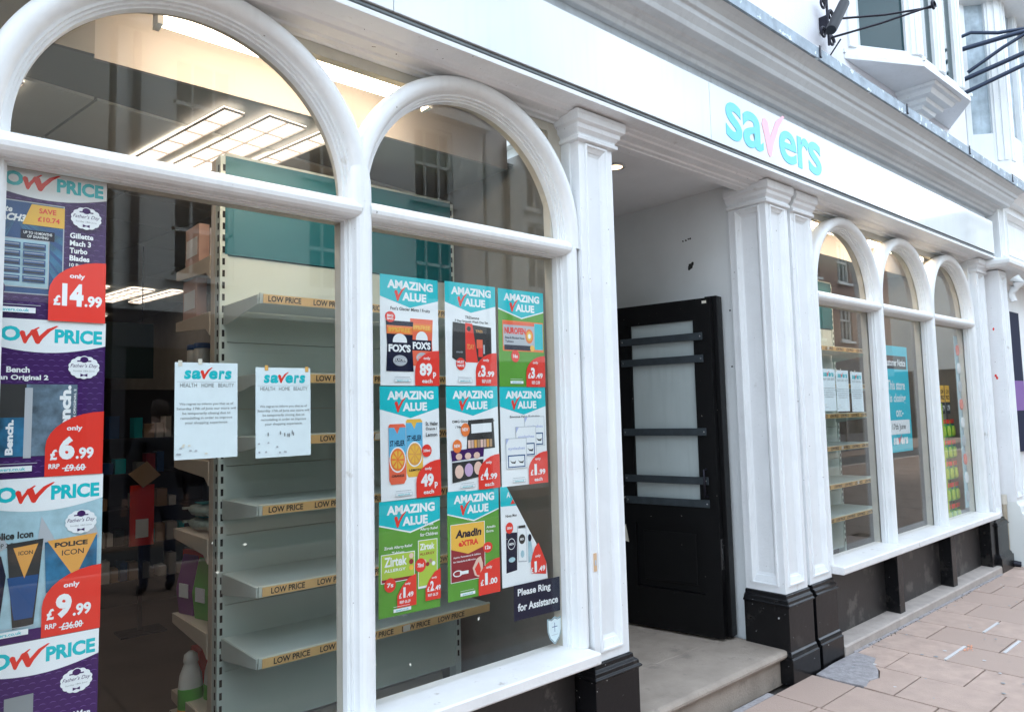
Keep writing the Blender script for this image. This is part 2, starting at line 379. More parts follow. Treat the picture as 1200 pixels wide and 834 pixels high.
# frieze
box('frieze', shop, -1.5, 8.30, -.058, .155, 3.036, 3.478, 'frieze_grey')
# cornice
cp = [(.058, 3.474), (.085, 3.478), (.095, 3.500), (.115, 3.506), (.125, 3.532), (.150, 3.540), (.160, 3.552), (.205, 3.556), (.215, 3.580), (.240, 3.612), (.246, 3.636), (.262, 3.642), (.270, 3.668), (.292, 3.690), (.318, 3.704), (.318, 3.712)]
c = MB(); c.mitre(-1.5, 8.36, .16, cp, 'cornice_paint'); cornice = c.build('cornice', shop, bevel=.003)
c = MB(); c.mitre(-1.5, 8.36, .079, [(.312, 3.706), (.334, 3.706), (.336, 3.776), (.328, 3.782), (.05, 3.80)], 'lead'); c.build('lead_flashing', cornice)
for xk in (2.9, 4.26, 5.61, 6.97, 8.2):
    c = MB(); c.box(xk-.008, xk+.008, -.342, -.336, 3.715, 3.79, 'iron'); c.box(xk-.008, xk+.008, -.3455, -.342, 3.715, 3.722, 'iron'); c.build('flashing_clip', cornice)
# ledge and soffit under the sign
lp = [(-.120, 3.012), (-.120, 3.033), (.155, 3.033), (.155, 2.972), (.10, 2.972), (.094, 2.978), (.070, 2.980), (.064, 2.990), (.012, 2.993), (.004, 3.003), (-.02, 3.006), (-.03, 3.011)]
c = MB(); c.extrude(lp, 'x', -1.5, 8.355, 'white_paint'); ld = c.build('ledge', shop, bevel=.002)
c = MB(); c.extrude([(-.098, 3.0335), (-.108, 3.036), (-.113, 3.044), (-.112, 3.054), (-.104, 3.0595), (-.06, 3.0595), (-.06, 3.0335)], 'x', -1.4, 8.30, 'channel_grey'); c.build('drip_channel', ld)

def panel_face(mb, fr, u0, u1, v0, v1, bu, bv0, bv1, mt, depth=.022, splay=.03):
    """framed sunk panel; fr(u,v,d): d = distance behind the face (negative = proud)"""
    a0, a1, c0, c1 = u0+bu, u1-bu, v0+bv0, v1-bv1
    def ring(u0, u1, v0, v1, d): return [fr(u0, v0, d), fr(u1, v0, d), fr(u1, v1, d), fr(u0, v1, d)]
    rs = [ring(u0, u1, v0, v1, 0), ring(a0-.014, a1+.014, c0-.014, c1+.014, 0), ring(a0-.012, a1+.012, c0-.012, c1+.012, -.008), ring(a0-.003, a1+.003, c0-.003, c1+.003, -.008), ring(a0, a1, c0, c1, 0), ring(a0+splay*.35, a1-splay*.35, c0+splay*1.1, c1-splay*.6, depth*.5), ring(a0+splay*.35+.003, a1-splay*.35-.003, c0+splay*1.1+.003, c1-splay*.6-.003, depth*.75), ring(a0+splay*.7, a1-splay*.7, c0+splay*1.6, c1-splay*1.2, depth)]
    for A, B in zip(rs, rs[1:]):
        for j in range(4): mb.face([A[j], A[(j+1) % 4], B[(j+1) % 4], B[j]], mt)
    mb.face(rs[-1], mt)
CAP = [(.0, 2.872), (.022, 2.876), (.024, 2.892), (.012, 2.900), (.014, 2.908), (.030, 2.925), (.034, 2.945), (.050, 2.955), (.054, 2.980), (.052, 3.002)]
PL = [(.0, .486), (.012, .480), (.014, .462), (.030, .452), (.032, .436), (.042, .430), (.042, .424), (.030, .414), (.030, .165), (.040, .155), (.046, .140), (.046, .132), (.056, .128), (.056, -.02)]
def pilaster(x0, x1, yf, yb, zt=2.875, side=False, plinth_label=None, left=True, right=True, u_in=.055, capl=True):
    mb = MB()
    fr = lambda u, v, d: (u, yf+d, v)
    if x1-x0 > .12: panel_face(mb, fr, x0, x1, .483, zt, u_in, .055, .02, 'white_paint')
    else: mb.face([(x0, yf, .483), (x1, yf, .483), (x1, yf, zt), (x0, yf, zt)], 'white_paint')
    if side:
        fs = lambda u, v, d: (x0+d, u, v)
        panel_face(mb, fs, yf, yb, .483, zt, .055, .055, .02, 'white_paint', depth=.026, splay=.035)
    else: mb.face([(x0, yf, .483), (x0, yb, .483), (x0, yb, zt), (x0, yf, zt)], 'white_paint')
    mb.face([(x1, yf, .483), (x1, yb, .483), (x1, yb, zt), (x1, yf, zt)], 'white_paint')
    mb.face([(x0, yb, .483), (x1, yb, .483), (x1, yb, zt), (x0, yb, zt)], 'white_paint')
    mb.face([(x0, yf, .483), (x1, yf, .483), (x1, yb, .483), (x0, yb, .483)], 'white_paint'); mb.face([(x0, yf, zt), (x1, yf, zt), (x1, yb, zt), (x0, yb, zt)], 'white_paint')
    p = mb.build('pilaster', shop)
    c = MB(); c.mitre(x0, x1, yb, CAP, 'white_paint', base=yf, left=left, right=right); c.build('capital', p, bevel=.0015)
    c = MB(); c.mitre(x0, x1, yb, PL[::-1], 'black_paint', base=yf, left=left, right=right); c.build('plinth', p, bevel=.0025)
    return p
pilaster(-.14, .160, 0, .14, left=True, right=False)
p1 = pilaster(2.440, 2.676, 0, .20, left=True, right=True)
p2 = pilaster(4.121, 4.392, 0, .262, side=True, left=True, right=False)
p3 = pilaster(4.452, 4.742, .012, .20, left=False, right=False)
p4 = pilaster(8.075, 8.335, 0, .20, left=True, right=True)
box('pilaster_joint', shop, 4.385, 4.46, .055, .2, -.02, 3.0, 'white_paint')
box('pilaster_joint', shop, 4.39, 4.455, .015, .054, -.02, .44, 'black_paint')
# little wooden patch on the left pilaster
box('hinge_patch', p1, 2.452, 2.470, -.004, .0, .885, .965, 'wood_light'); box('hinge_patch', p1, 2.456, 2.466, -.0055, -.004, .912, .935, 'mid_grey')

def bead_profile_pts(r, n=9):
    return [(r*math.cos(math.pi*(i/(n-1))), -r*math.sin(math.pi*(i/(n-1)))) for i in range(n)]
YB, RB, ZS, ZSILL, ZTOP = .042, .034, 2.355, .560, 2.968
ZC = 2.405        # the arches are stilted: they spring a little above the transom
def mull_profile(x):
    p = [(x+.056, .104), (x+.056, .074), (x+.047, .074), (x+.047, .058), (x+RB+.004, .058), (x+RB, YB)]
    p += [(x+a, YB+b) for a, b in bead_profile_pts(RB)][1:-1]
    p += [(x-RB, YB), (x-RB-.004, .058), (x-.047, .058), (x-.047, .074), (x-.056, .074), (x-.056, .104)]
    return p
def arched_window(xs, xl, xr, wname, lights):
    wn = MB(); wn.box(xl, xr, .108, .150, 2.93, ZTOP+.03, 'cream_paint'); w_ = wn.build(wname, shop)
    hw = (xs[1]-xs[0])/2
    for k, x in enumerate(xs):
        c = MB(); c.extrude(mull_profile(x), 'z', ZSILL, ZS, 'white_clean'); c.build('mullion', w_)
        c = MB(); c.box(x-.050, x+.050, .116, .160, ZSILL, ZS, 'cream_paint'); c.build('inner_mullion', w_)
    for k in range(len(xs)-1):
        a, b = xs[k], xs[k+1]; cx = (a+b)/2
        # transom: bead with stepped mouldings above and below
        tp = [(.104, ZS+.045), (.078, ZS+.045), (.078, ZS+.038), (.060, ZS+.036), (YB, ZS+.034)]
        tp += [(YB-.036*math.sin(math.pi*i/8), ZS+.034*math.cos(math.pi*i/8)) for i in range(1, 8)]
        tp += [(YB, ZS-.034), (.056, ZS-.033), (.057, ZS-.037), (.074, ZS-.036), (.075, ZS-.040), (.104, ZS-.040)]
        c = MB(); c.extrude(tp, 'x', a+.02, b-.02, 'white_clean'); c.build('transom', w_)
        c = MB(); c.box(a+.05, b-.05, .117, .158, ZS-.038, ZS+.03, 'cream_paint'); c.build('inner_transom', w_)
        # arch: swept ring
        prof = [(hw+.030, .104), (hw+RB, YB+.01)]
        prof += [(hw+RB*math.cos(math.pi*i/8), YB-RB*math.sin(math.pi*i/8)) for i in range(0, 9)]
        prof += [(hw-.037, .050), (hw-.045, .050), (hw-.046, .063), (hw-.053, .063), (hw-.054, .076), (hw-.061, .076), (hw-.063, .104)]
        n = 56; vs = []; m_ = len(prof)
        for i in range(-1, n+2):
            t = math.pi*min(max(i, 0), n)/n; zc = ZS if i in (-1, n+1) else ZC
            for r_, y_ in prof: vs.append((cx+r_*math.cos(t), y_, zc+r_*math.sin(t)))
        fs = [(i*m_+j, i*m_+(j+1) % m_, (i+1)*m_+(j+1) % m_, (i+1)*m_+j) for i in range(n+2) for j in range(m_)]
        c = MB(); c.raw(vs, fs, 'white_clean', True); ao = c.build('arch_frame', w_)
        md = ao.modifiers.new('edge', 'EDGE_SPLIT'); md.split_angle = R(50)
        prof = [(hw-.044, .116), (hw-.044, .155), (hw+.0, .155), (hw+.0, .116)]; vs = []; m_ = 4
        for i in range(-1, n+2):
            t = math.pi*min(max(i, 0), n)/n; zc = ZS if i in (-1, n+1) else ZC
            for r_, y_ in prof: vs.append((cx+r_*math.cos(t), y_+.0005*(k+1), zc+r_*math.sin(t)))
        fs = [(i*m_+j, i*m_+(j+1) % m_, (i+1)*m_+(j+1) % m_, (i+1)*m_+j) for i in range(n+2) for j in range(m_)]
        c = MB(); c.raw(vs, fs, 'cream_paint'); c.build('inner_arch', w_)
        c = MB(); c.box(a+.002, b-.002, .1055, .1105, ZSILL-.004, ZTOP+.004, 'shop_glass'); c.build('glass', w_)
    return w_
W1 = [.190, 1.317, 2.402]
win1 = arched_window(W1, .16, 2.44, 'window', 2)
W2 = [4.765, 5.825, 6.905, 7.985]
win2 = arched_window(W2, 4.742, 8.075, 'window', 3)
# jambs beside the windows
for x0, x1 in ((2.430, 2.4405), (8.012, 8.0755), (.13, .166)):
    box('jamb', shop, x0, x1, .052, .16, ZSILL, 2.99, 'white_clean')
box('jamb', win1, 2.345, 2.4405, .1055, .15, ZSILL, 2.965, 'cream_paint')
# sills
def sill(x0, x1, w_):
    c = MB(); c.extrude([(-.066, .556), (-.070, .550), (-.070, .512), (-.064, .506), (.16, .506), (.16, .562), (.10, .562)], 'x', x0, x1, 'sill_paint'); c.build('sill', w_, bevel=.003)
sill(.162, 2.408, win1); sill(4.748, 8.030, win2)
# stall risers
def riser(x0, x1, strips, nm='stall_riser'):
    c = MB(); c.box(x0, x1, .085, .16, -.02, .508, 'black_panel'); r_ = c.build(nm, shop)
    for a, b in strips:
        MB().box(a, b, -.012, .087, .045, .506, 'black_paint').build('riser_strip', r_, bevel=.003)
    c = MB(); c.extrude([(-.052, -.03), (-.052, .05), (-.045, .060), (.086, .066), (.086, -.03)], 'x', x0, x1, 'kerb_stone'); c.build('base_course', r_, bevel=.004)
riser(.16, 2.395, [(1.25, 1.36)]); riser(4.742, 8.03, [(5.735, 5.83), (6.855, 6.955), (7.90, 8.028)])

# entrance recess
em = MB()
em.box(4.16, 4.30, .264, 1.75, .0, 3.075, 'recess_wall'); em.build('recess_wall', shop)
em = MB(); em.box(2.60, 2.70, .202, 1.75, .0, 3.075, 'recess_wall'); em.build('recess_wall', shop)
em = MB(); em.box(2.70, 4.158, 1.66, 1.75, 2.42, 3.075, 'recess_wall'); em.build('recess_wall', shop)
em = MB(); em.box(2.55, 4.45, .157, 1.80, 3.0585, 3.10, 'soffit'); sf = em.build('soffit', shop)
em = MB(); em.box(4.40, 4.45, .2, 1.75, -.02, 3.057, 'int_wall'); em.build('recess_wall', shop)
MB().box(2.58, 2.598, .162, 12-.2, .006, 3.0, 'int_wall').build('partition_lining', shop)
# damage marks on the recess wall
for (y, z, s) in ((.59, 2.575, .022), (.60, 2.565, .016), (.575, 2.59, .012), (.62, 2.76, .007), (.60, 2.765, .006), (.585, 2.765, .008), (.645, 2.758, .006), (.305, 2.235, .006), (.31, 1.87, .006)):
    n = 9; pts = [(y+s*random.uniform(.6, 1.2)*math.cos(2*math.pi*i/n), z+s*random.uniform(.6, 1.2)*math.sin(2*math.pi*i/n)) for i in range(n)]
    em = MB(); em.extrude(pts, 'x', 4.1575-random.random()*.001, 4.162, 'print_black'); em.build('wall_scar', shop)
# mullioned inner door frame, dark
em = MB(); em.box(2.702, 2.76, 1.67, 1.74, .15, 2.42, 'door_black'); em.box(4.10, 4.158, 1.67, 1.74, .15, 2.42, 'door_black'); em.box(2.76, 4.10, 1.67, 1.74, 2.35, 2.42, 'door_black')
df = em.build('inner_door_frame', shop, bevel=.003)
MB().box(3.40, 3.46, 1.68, 1.73, .172, 2.35, 'door_black').build('door_stile', df); MB().box(2.76, 3.40, 1.70, 1.706, .172, 2.35, 'pane_glass').build('door_glass', df); 
# doorstep
st = MB(); st.extrude([(.03, -.03), (.03, .12), (.012, .125), (-.004, .133), (-.012, .148), (-.006, .163), (.010, .170), (.022, .1705), (.022, -.03)][:9], 'x', 2.70, 4.118, 'stone_nosing')
st = MB(); st.box(2.70, 4.118, .028, .40, -.03, .1215, 'stone_step'); sp = st.build('doorstep', shop)
st = MB(); st.extrude([(.40, .122), (.40, .170), (.012, .170), (-.004, .165), (-.013, .152), (-.013, .140), (-.004, .127), (.012, .122)], 'x', 2.705, 4.116, 'stone_step'); st.build('nosing_slab', sp, bevel=.004)
st = MB(); st.box(2.70, 4.158, .403, 1.66, -.03, .168, 'stone_step'); st.build('threshold_slab', sp, bevel=.004)
# downlight in the soffit
dl = root('downlight', (3.273, .483, 3.057), 'round warm downlight in the ceiling of the doorway', 'downlight')
c = MB(); c.lathe((0, 0, 0), [(.062, 0), (.064, -.006), (.048, -.008), (.046, -.003)], 'chrome', 24); c.build('bezel', dl, local=True)
c = MB(); c.lathe((0, 0, 0), [(.045, -.0065), (.045, -.004)], 'downlight_warm', 24); c.build('lens', dl, local=True)

# ---- door leaf, open against the recess wall
du = Vector((-.1846, .9828, 0)); ang = math.atan2(du.y, du.x)
door = bpy.data.objects.new('door', None); col.objects.link(door); door.parent = shop; door.location = (3.975, .338, .175); door.rotation_euler = (0, 0, ang)
door['label'] = 'chipped black door leaf with five grey bars over frosted glass'
# local: x = along leaf, y = thickness toward +... face seen is +y side (towards -x world)
def L(x0, x1, y0, y1, z0, z1, mt, nm, bevel=.003, par=door): return MB().box(x0, x1, y0, y1, z0-.175, z1-.175, mt).build(nm, par, local=True, bevel=bevel)
T0, T1 = -.048, .0
c = MB()
for b in ((0, .11, T0, T1, .186, 2.31), (.585, .90, T0, T1, .186, 2.31)): c.box(b[0], b[1], b[2], b[3], b[4]-.175, b[5]-.175, 'door_black')
for b in ((.11, .585, T0, T1, 2.175, 2.31), (.11, .585, T0, T1, .86, 1.005), (.11, .585, T0, T1, .186, .44)): c.box(b[0], b[1], b[2], b[3], b[4]-.175, b[5]-.175, 'door_black')
c.build('door_frame', door, local=True)
L(.11, .585, T0+.012, T1-.016, .44, .86, 'door_black', 'door_panel'); L(.16, .535, T1-.016, T1-.006, .49, .81, 'door_black', 'raised_panel', .006)
L(.11, .585, T0+.018, T1-.022, 1.005, 2.175, 'frosted', 'door_glass', 0)
for z in (2.066, 1.923, 1.456, 1.148, 1.005): 
    L(.055, .648, T1+.001, T1+.012, z-.024, z+.024, 'bar_grey', 'door_bar', .002)
    for xx in (.068, .632):
        c = MB(); c.extrude([(xx+.005*math.cos(a*math.pi/4), z-.175+.005*math.sin(a*math.pi/4)) for a in range(8)], 'y', T1+.012, T1+.0145, 'chrome'); c.build('bar_screw', door, local=True)
for (a, b) in ((.11, .12), (.575, .585)): L(a, b, T1-.02, T1-.004, 1.005, 2.175, 'door_black', 'glazing_bead', 0)
L(.02, .05, T1, T1+.001, 2.275, 2.292, 'tape', 'tape_scrap', 0)
L(-.0025, .0, T0+.010, T0+.036, .60, .79, 'chrome', 'lock_plate', 0); L(-.0035, -.002, T0+.018, T0+.028, .66, .73, 'print_black', 'keep', 0)
c = MB(); c.tube([(.07, T1+.002, 1.05-.175), (.07, T1+.035, 1.05-.175), (.07, T1+.035, 1.22-.175), (.07, T1+.002, 1.22-.175)], .008, 'iron', 8); c.build('door_handle', door, local=True)
c = MB(); c.raw([(.64, T1+.002, .72-.175), (.74, T1+.002, .74-.175), (.66, T1+.004, .84-.175)], [(0, 1, 2)], 'tape'); c.build('torn_sticker', door, local=True)
for z in (.35, 1.2, 2.05): L(.895, .905, T0, T1+.008, z, z+.10, 'iron', 'hinge', 0)
# narrow second leaf / frame post behind it against the wall
L(-.028, .055, T0-.09, T0-.006, .186, 2.325, 'door_black', 'frame_post')

# ---- fascia sign
sign = root('fascia_sign', (3.4, -.12, 3.06), 'long glossy white fascia board lettered savers in faded cyan and pink', 'shop sign')
for a, b in ((-1.3, 1.36), (1.36, 3.372), (3.372, 5.398), (5.398, 8.285)):
    MB().box(a+.0012, b-.0012, -.120, -.0595, 3.0605, 3.385, 'acrylic_white').build('sign_panel', sign, bevel=.0015)
def letter(s, x0, x1, z0, z1, mt, bold=.02):
    g, fs, asp = text_geo(s, bold, 0, 10)
    vs = [(x0+a*(x1-x0), -.1225, z0+b*(z1-z0)) for a, b in g]; n = len(vs)
    c = MB(); c.raw(vs, fs, mt)
    # give the vinyl letter its own thickness with a rim
    from collections import Counter
    e = Counter()
    for f in fs:
        for i in range(len(f)): e[tuple(sorted((f[i], f[(i+1) % len(f)])))] += 1
    for (i, j), k in e.items():
        if k == 1: c.face([vs[i], vs[j], (vs[j][0], -.1203, vs[j][2]), (vs[i][0], -.1203, vs[i][2])], mt)
    c.build('sign_letter', sign)
LB = .055
letter('s', 3.523, 3.688, 3.107, 3.327, 'vinyl_cyan'); letter('a', 3.700, 3.920, 3.105, 3.323, 'vinyl_cyan')
letter('e', 4.110, 4.322, 3.104, 3.312, 'vinyl_cyan'); letter('r', 4.338, 4.492, 3.108, 3.318, 'vinyl_cyan'); letter('s', 4.482, 4.654, 3.104, 3.324, 'vinyl_cyan')
def check_pts(x0, x1, z0, z1):
    P_ = [(0, .62), (.06, .74), (.16, .76), (.26, .70), (.33, .42), (.60, .80), (.92, 1.0), (1.0, .985), (.72, .70), (.46, .30), (.34, .02), (.27, 0), (.20, .06), (.10, .38)]
    return [(x0+a*(x1-x0), z0+b*(z1-z0)) for a, b in P_]
c = MB(); c.extrude(check_pts(3.912, 4.19, 3.098, 3.40), 'y', -.1226, -.1203, 'vinyl_pink'); c.build('sign_tick', sign)

# ---- downpipe at the right end
dp = root('downpipe', (8.37, .0, 0), 'short weathered beige drainpipe beside the last black plinth', 'drainpipe')
c = MB(); c.tube([(8.385, -.0, .04), (8.385, -.0, .62), (8.385, -.0, .66)], .03, 'pipe', 12); c.build('pipe', dp)
c = MB(); c.tube([(8.385, 0, .60), (8.385, 0, .69)], .036, 'cream_paint', 12); c.build('collar', dp)
c = MB(); c.tube([(8.385, 0, .66), (8.36, .02, .67), (8.345, .12, .67)], .014, 'white_paint', 8); c.build('waste_pipe', dp)
c = MB(); c.tube([(8.385, 0, .05), (8.40, -.05, .03), (8.42, -.10, .02)], .03, 'iron', 10); c.build('shoe', dp)

# ---- bay window above
bay = MB(); zb = 4.295
B0, B1, B2, B3 = (5.585, .079), (6.235, -.270), (7.312, -.282), (7.90, .079)
bay.extrude([B0, B1, B2, B3], 'z', zb, zb+.045, 'white_paint')
bayo = bay.build('bay_window', shop, bevel=.004)
bayo['label'] = 'white bay window jutting out above the cornice'
def inset(p, k, c=(6.75, .35)): return (p[0]+(c[0]-p[0])*k, p[1]+(c[1]-p[1])*k)
q = [inset(p, .045) for p in (B0, B1, B2, B3)]
bay = MB(); bay.extrude([(q[0][0], .079), q[1], q[2], (q[3][0], .079)], 'z', zb+.045, zb+.085, 'white_paint'); bay.build('bay_sill', bayo, bevel=.003)
# little upstand lips on the corner of the slab
for p in (B0, B1, B2, B3):
    c = MB(); c.box(p[0]-.012, p[0]+.012, p[1]-.012, p[1]+.012, zb+.045, zb+.075, 'white_paint'); c.build('corner_lip', bayo)
def wallseg(A, B, z0, z1, mb, mt, d0, d1, s0=0, s1=1):
    A = Vector(A); B = Vector(B); t = (B-A); n = Vector((t.y, -t.x)).normalized()
    P0 = A+t*s0; P1 = A+t*s1
    mb.extrude([tuple(P0+n*d0), tuple(P1+n*d0), tuple(P1+n*d1), tuple(P0+n*d1)], 'z', z0, z1, mt)
z0, z1 = zb+.085, 6.2
i = [inset(p, .075) for p in (B0, B1, B2, B3)]; i[0] = (i[0][0], .079); i[3] = (i[3][0], .079)
for A, B, nlt in ((i[0], i[1], 1), (i[1], i[2], 2), (i[2], i[3], 1)):
    ln = (Vector(B)-Vector(A)).length
    c = MB(); wallseg(A, B, z0, z0+.035, c, 'white_clean', -.05, .0); wallseg(A, B, z1-.12, z1, c, 'white_clean', -.05, .0)
    cuts_ = [k/nlt for k in range(nlt+1)]; e = .075/ln
    for k in cuts_:
        a = max(0, k-e); b_ = min(1, k+e)
        wallseg(A, B, z0+.035, z1-.12, c, 'white_clean', -.05, .012, a, b_)
        wallseg(A, B, z0+.035, z1-.12, c, 'white_clean', .012, .022, max(0, (k-e*.45)), min(1, k+e*.45))
    fr_ = c.build('bay_frame', bayo, bevel=.003)
    for k in range(nlt):
        c = MB(); wallseg(A, B, z0+.036, z1-.121, c, 'win_glass_dark', -.04, -.034, cuts_[k]+e, cuts_[k+1]-e); c.build('pane', fr_)
        c = MB(); 
        for s0, s1 in ((cuts_[k]+e, cuts_[k]+e+.03/ln), (cuts_[k+1]-e-.03/ln, cuts_[k+1]-e)): wallseg(A, B, z0+.036, z1-.121, c, 'white_clean', -.034, -.010, s0, s1)
        wallseg(A, B, z0+.036, z0+.066, c, 'white_clean', -.0335, -.0095, cuts_[k]+e, cuts_[k+1]-e); wallseg(A, B, 5.35, 5.39, c, 'white_clean', -.0335, -.009, cuts_[k]+e, cuts_[k+1]-e)
        c.build('sash', fr_)
c = MB(); c.extrude([i[0], i[1], i[2], i[3]], 'z', 6.2, 6.35, 'white_paint'); c.build('bay_roof', bayo)
c = MB(); c.extrude([(i[0][0]+.06, .078), (i[1][0]+.04, i[1][1]+.07), (i[2][0]-.04, i[2][1]+.07), (i[3][0]-.06, .078)], 'z', z0+.01, 6.1, 'curtain'); c.build('bay_lining', bayo)
# bracket under the bay
c = MB(); bp_ = [(.079, 4.294), (-.16, 4.294), (-.16, 4.272), (-.145, 4.268), (-.14, 4.240), (-.115, 4.236), (-.10, 4.205), (-.075, 4.20), (-.07, 4.165), (-.045, 4.16), (-.04, 4.02), (.0, 3.99), (.079, 3.98)]
c.mitre(6.82, 6.94, .079, [(.0, 3.97), (.03, 3.985), (.03, 4.105), (.05, 4.11), (.055, 4.135), (.09, 4.145), (.10, 4.175), (.14, 4.185), (.15, 4.215), (.20, 4.225), (.22, 4.26), (.25, 4.27), (.26, 4.294)], 'white_clean', base=.02)
c.build('bay_bracket', bayo, bevel=.002)

# ---- wrought iron bracket with floodlight on upper wall
fl = root('floodlight', (5.22, .0, 4.2), 'black cylindrical floodlight on a scrolled iron bracket above the sign', 'floodlight')
c = MB()
def scroll(cx, cz, r, y, mb, n=22, turns=1.3, mt='iron', rad=.009, flip=1):
    mb.tube([(cx+flip*r*(1-.55*k/n)*math.cos(2*math.pi*turns*k/n), y, cz+r*(1-.55*k/n)*math.sin(2*math.pi*turns*k/n)) for k in range(n+1)], rad, mt, 6)
for (a, b) in ((5.14, 4.545), (5.12, 4.32), (5.26, 4.50), (5.25, 4.30)): scroll(a, b, .045, .02, c)
c.tube([(5.20, .02, 4.60), (5.20, .02, 4.25)], .010, 'iron', 6); c.box(5.185, 5.215, .02, .079, 4.36, 4.48, 'iron')
c.build('scroll_plate', fl)
c = MB(); c.tube([(5.20, .0, 4.44), (5.42, -.30, 4.42), (5.60, -.55, 4.43)], .008, 'iron', 6); c.tube([(5.2, .0, 4.30), (5.40, -.28, 4.36), (5.60, -.56, 4.44)], .008, 'iron', 6)
scroll(5.60, 4.44, .04, -.56, c, turns=1.0); c.build('bracket_arm', fl)
c = MB(); c.tube([(4.925, -.12, 4.212), (4.94, -.12, 4.23), (5.165, -.12, 4.495)], [.034, .038, .038], 'lamp_black', 20); c.tube([(4.95, -.12, 4.245), (5.05, -.05, 4.32), (5.19, .02, 4.36)], .010, 'iron', 6); c.build('lamp_body', fl)
c = MB(); c.tube([(5.12, -.10, 4.22), (5.17, -.0, 4.16), (5.20, .04, 4.0), (5.24, .06, 3.87), (5.25, .07, 3.80)], .006, 'print_black', 6); c.build('cable', fl)

# ================================================================ NEIGHBOUR BUILDING
nb = root('neighbour_building', (8.43, 0, 0), 'white neighbouring building with tall bay and panelled pilasters at the far right', 'building')
NX = 8.43
MB().box(NX, 20, .22, .5, -.02, 9.5, 'render_white').build('wall', nb)
MB().box(8.335, NX, .06, .3, -.02, 3.05, 'pink_wall').build('wall_return', nb)
# pilaster of neighbour
c = MB(); fr = lambda u, v, d: (u, -.10+d, v); panel_face(c, fr, NX, NX+.26, .62, 2.92, .06, .05, .06, 'white_paint')
c.face([(NX, -.10, .62), (NX, .22, .62), (NX, .22, 2.92), (NX, -.10, 2.92)], 'white_paint'); c.face([(NX+.26, -.10, .62), (NX+.26, .22, .62), (NX+.26, .22, 2.92), (NX+.26, -.10, 2.92)], 'white_paint')
npil = c.build('pilaster', nb)
c = MB(); c.mitre(NX, NX+.26, .22, [(.07, -.02), (.07, .38), (.055, .40), (.055, .50), (.04, .52), (.03, .58), (.01, .60), (.0, .625)], 'opp_white', base=-.10, left=False); c.build('plinth', npil, bevel=.004)
for (y, z, s) in ((-.02, 2.33, .011), (-.01, 1.86, .014), (-.02, 1.84, .014)):
    c = MB(); c.extrude([(y+s*random.uniform(.5, 1)*math.cos(k*.9), z+s*1.6*random.uniform(.6, 1)*math.sin(k*.9)) for k in range(7)], 'x', NX-.0015, NX+.002, 'red'); c.build('paint_chip', npil)
# corbel scroll
c = MB(); c.tube([(NX+.30, -.16, 2.86), (NX+.30, -.20, 2.80), (NX+.30, -.15, 2.76), (NX+.30, -.12, 2.70), (NX+.30, -.14, 2.62)], [.05, .06, .045, .035, .03], 'white_clean', 10); c.build('corbel', nb)
# ledge roll, fascia with sunk panel
c = MB(); c.mitre(NX, 19, .22, [(.10, 2.93), (.16, 2.935), (.185, 2.955), (.19, 2.985), (.175, 3.01), (.13, 3.02), (.06, 3.03)], 'white_clean', base=-.06); c.build('ledge', nb)
c = MB(); fr = lambda u, v, d: (u, -.135+d, v)
c.face([(NX, -.135, 3.02), (NX, .22, 3.02), (NX, .22, 3.63), (NX, -.135, 3.63)], 'white_clean')
panel_face(c, fr, NX, NX+.20, 3.02, 3.63, .05, .06, .06, 'white_clean'); panel_face(c, fr, NX+.20, 19, 3.02, 3.63, .08, .09, .09, 'white_clean', depth=.05, splay=.06); c.build('fascia', nb)
c = MB(); c.mitre(NX, 19, .22, [(.135, 3.628), (.20, 3.64), (.24, 3.69), (.30, 3.72), (.30, 3.76), (.10, 3.80)], 'white_clean', base=0, left=False); c.build('cornice', nb)
# shop window with dark sign
c = MB(); c.box(NX+.26, 19, .12, .20, .4, 2.93, 'white_clean'); c.build('shop_window', nb)
c = MB(); c.box(NX+.28, 13, -.10, .12, -.02, .62, 'opp_white'); c.build('stall_riser', nb, bevel=.005)
ns = root('wall_sign', (NX+.42, .085, 1.05), 'dark navy sign with a purple band on the neighbouring shop', 'sign')
MB().box(NX+.40, NX+1.35, .085, .118, 1.05, 2.60, 'sign_navy').build('board', ns)
MB().box(NX+.40, NX+1.35, .0835, .085, 1.50, 1.83, 'sign_purple').build('purple_band', ns)
pr = Print(ns, .01)
for (t, x, z, w_, h_, mt) in (('M', 4, 86, 12, 9, 'white_ink'), ('terns', 1, 77.5, 26, 6, 'white_ink'), ('Hairdressing', 5, 72, 34, 2.4, 'mid_grey'), ('JULY', 2, 58, 20, 6, 'sign_navy'), ('AUGUST', 2, 49, 22, 6, 'sign_navy'), ('days', 2, 39, 14, 4, 'mid_grey'), ('times', 2, 32, 16, 4, 'mid_grey')):
    pr = Print(ns, .01); pr.txt('lettering', mt, t, x, z, w_, h_); pr.done()
for ch in ns.children:
    if ch.name.startswith('lettering'): ch.location = (0, -.0018, 0)
# iron hanging bracket
ib = root('hanging_bracket', (8.6, .0, 5.2), 'dark wrought iron hanging sign bracket on the neighbouring wall', 'bracket')
c = MB(); Yk = .06
c.tube([(8.45, .2, 5.30), (8.62, -.35, 5.34), (8.80, -.85, 5.36), (9.0, -1.4, 5.38)], .024, 'blue_iron', 6)
c.tube([(8.45, .2, 4.95), (8.62, -.35, 5.10), (8.80, -.85, 5.25), (9.0, -1.4, 5.38)], .024, 'blue_iron', 6)
c.tube([(8.45, .2, 4.80), (8.65, -.40, 5.0), (8.85, -.95, 5.2)], .022, 'blue_iron', 6)
c.tube([(8.45, .2, 5.42), (8.52, 0, 5.47), (8.60, -.22, 5.40), (8.68, -.45, 5.38), (8.78, -.75, 5.50), (8.88, -1.0, 5.50)], .018, 'blue_iron', 6)
c.tube([(8.50, .05, 5.05), (8.58, -.25, 5.22), (8.66, -.5, 5.34)], .018, 'blue_iron', 6)
c.build('bracket_bars', ib); 
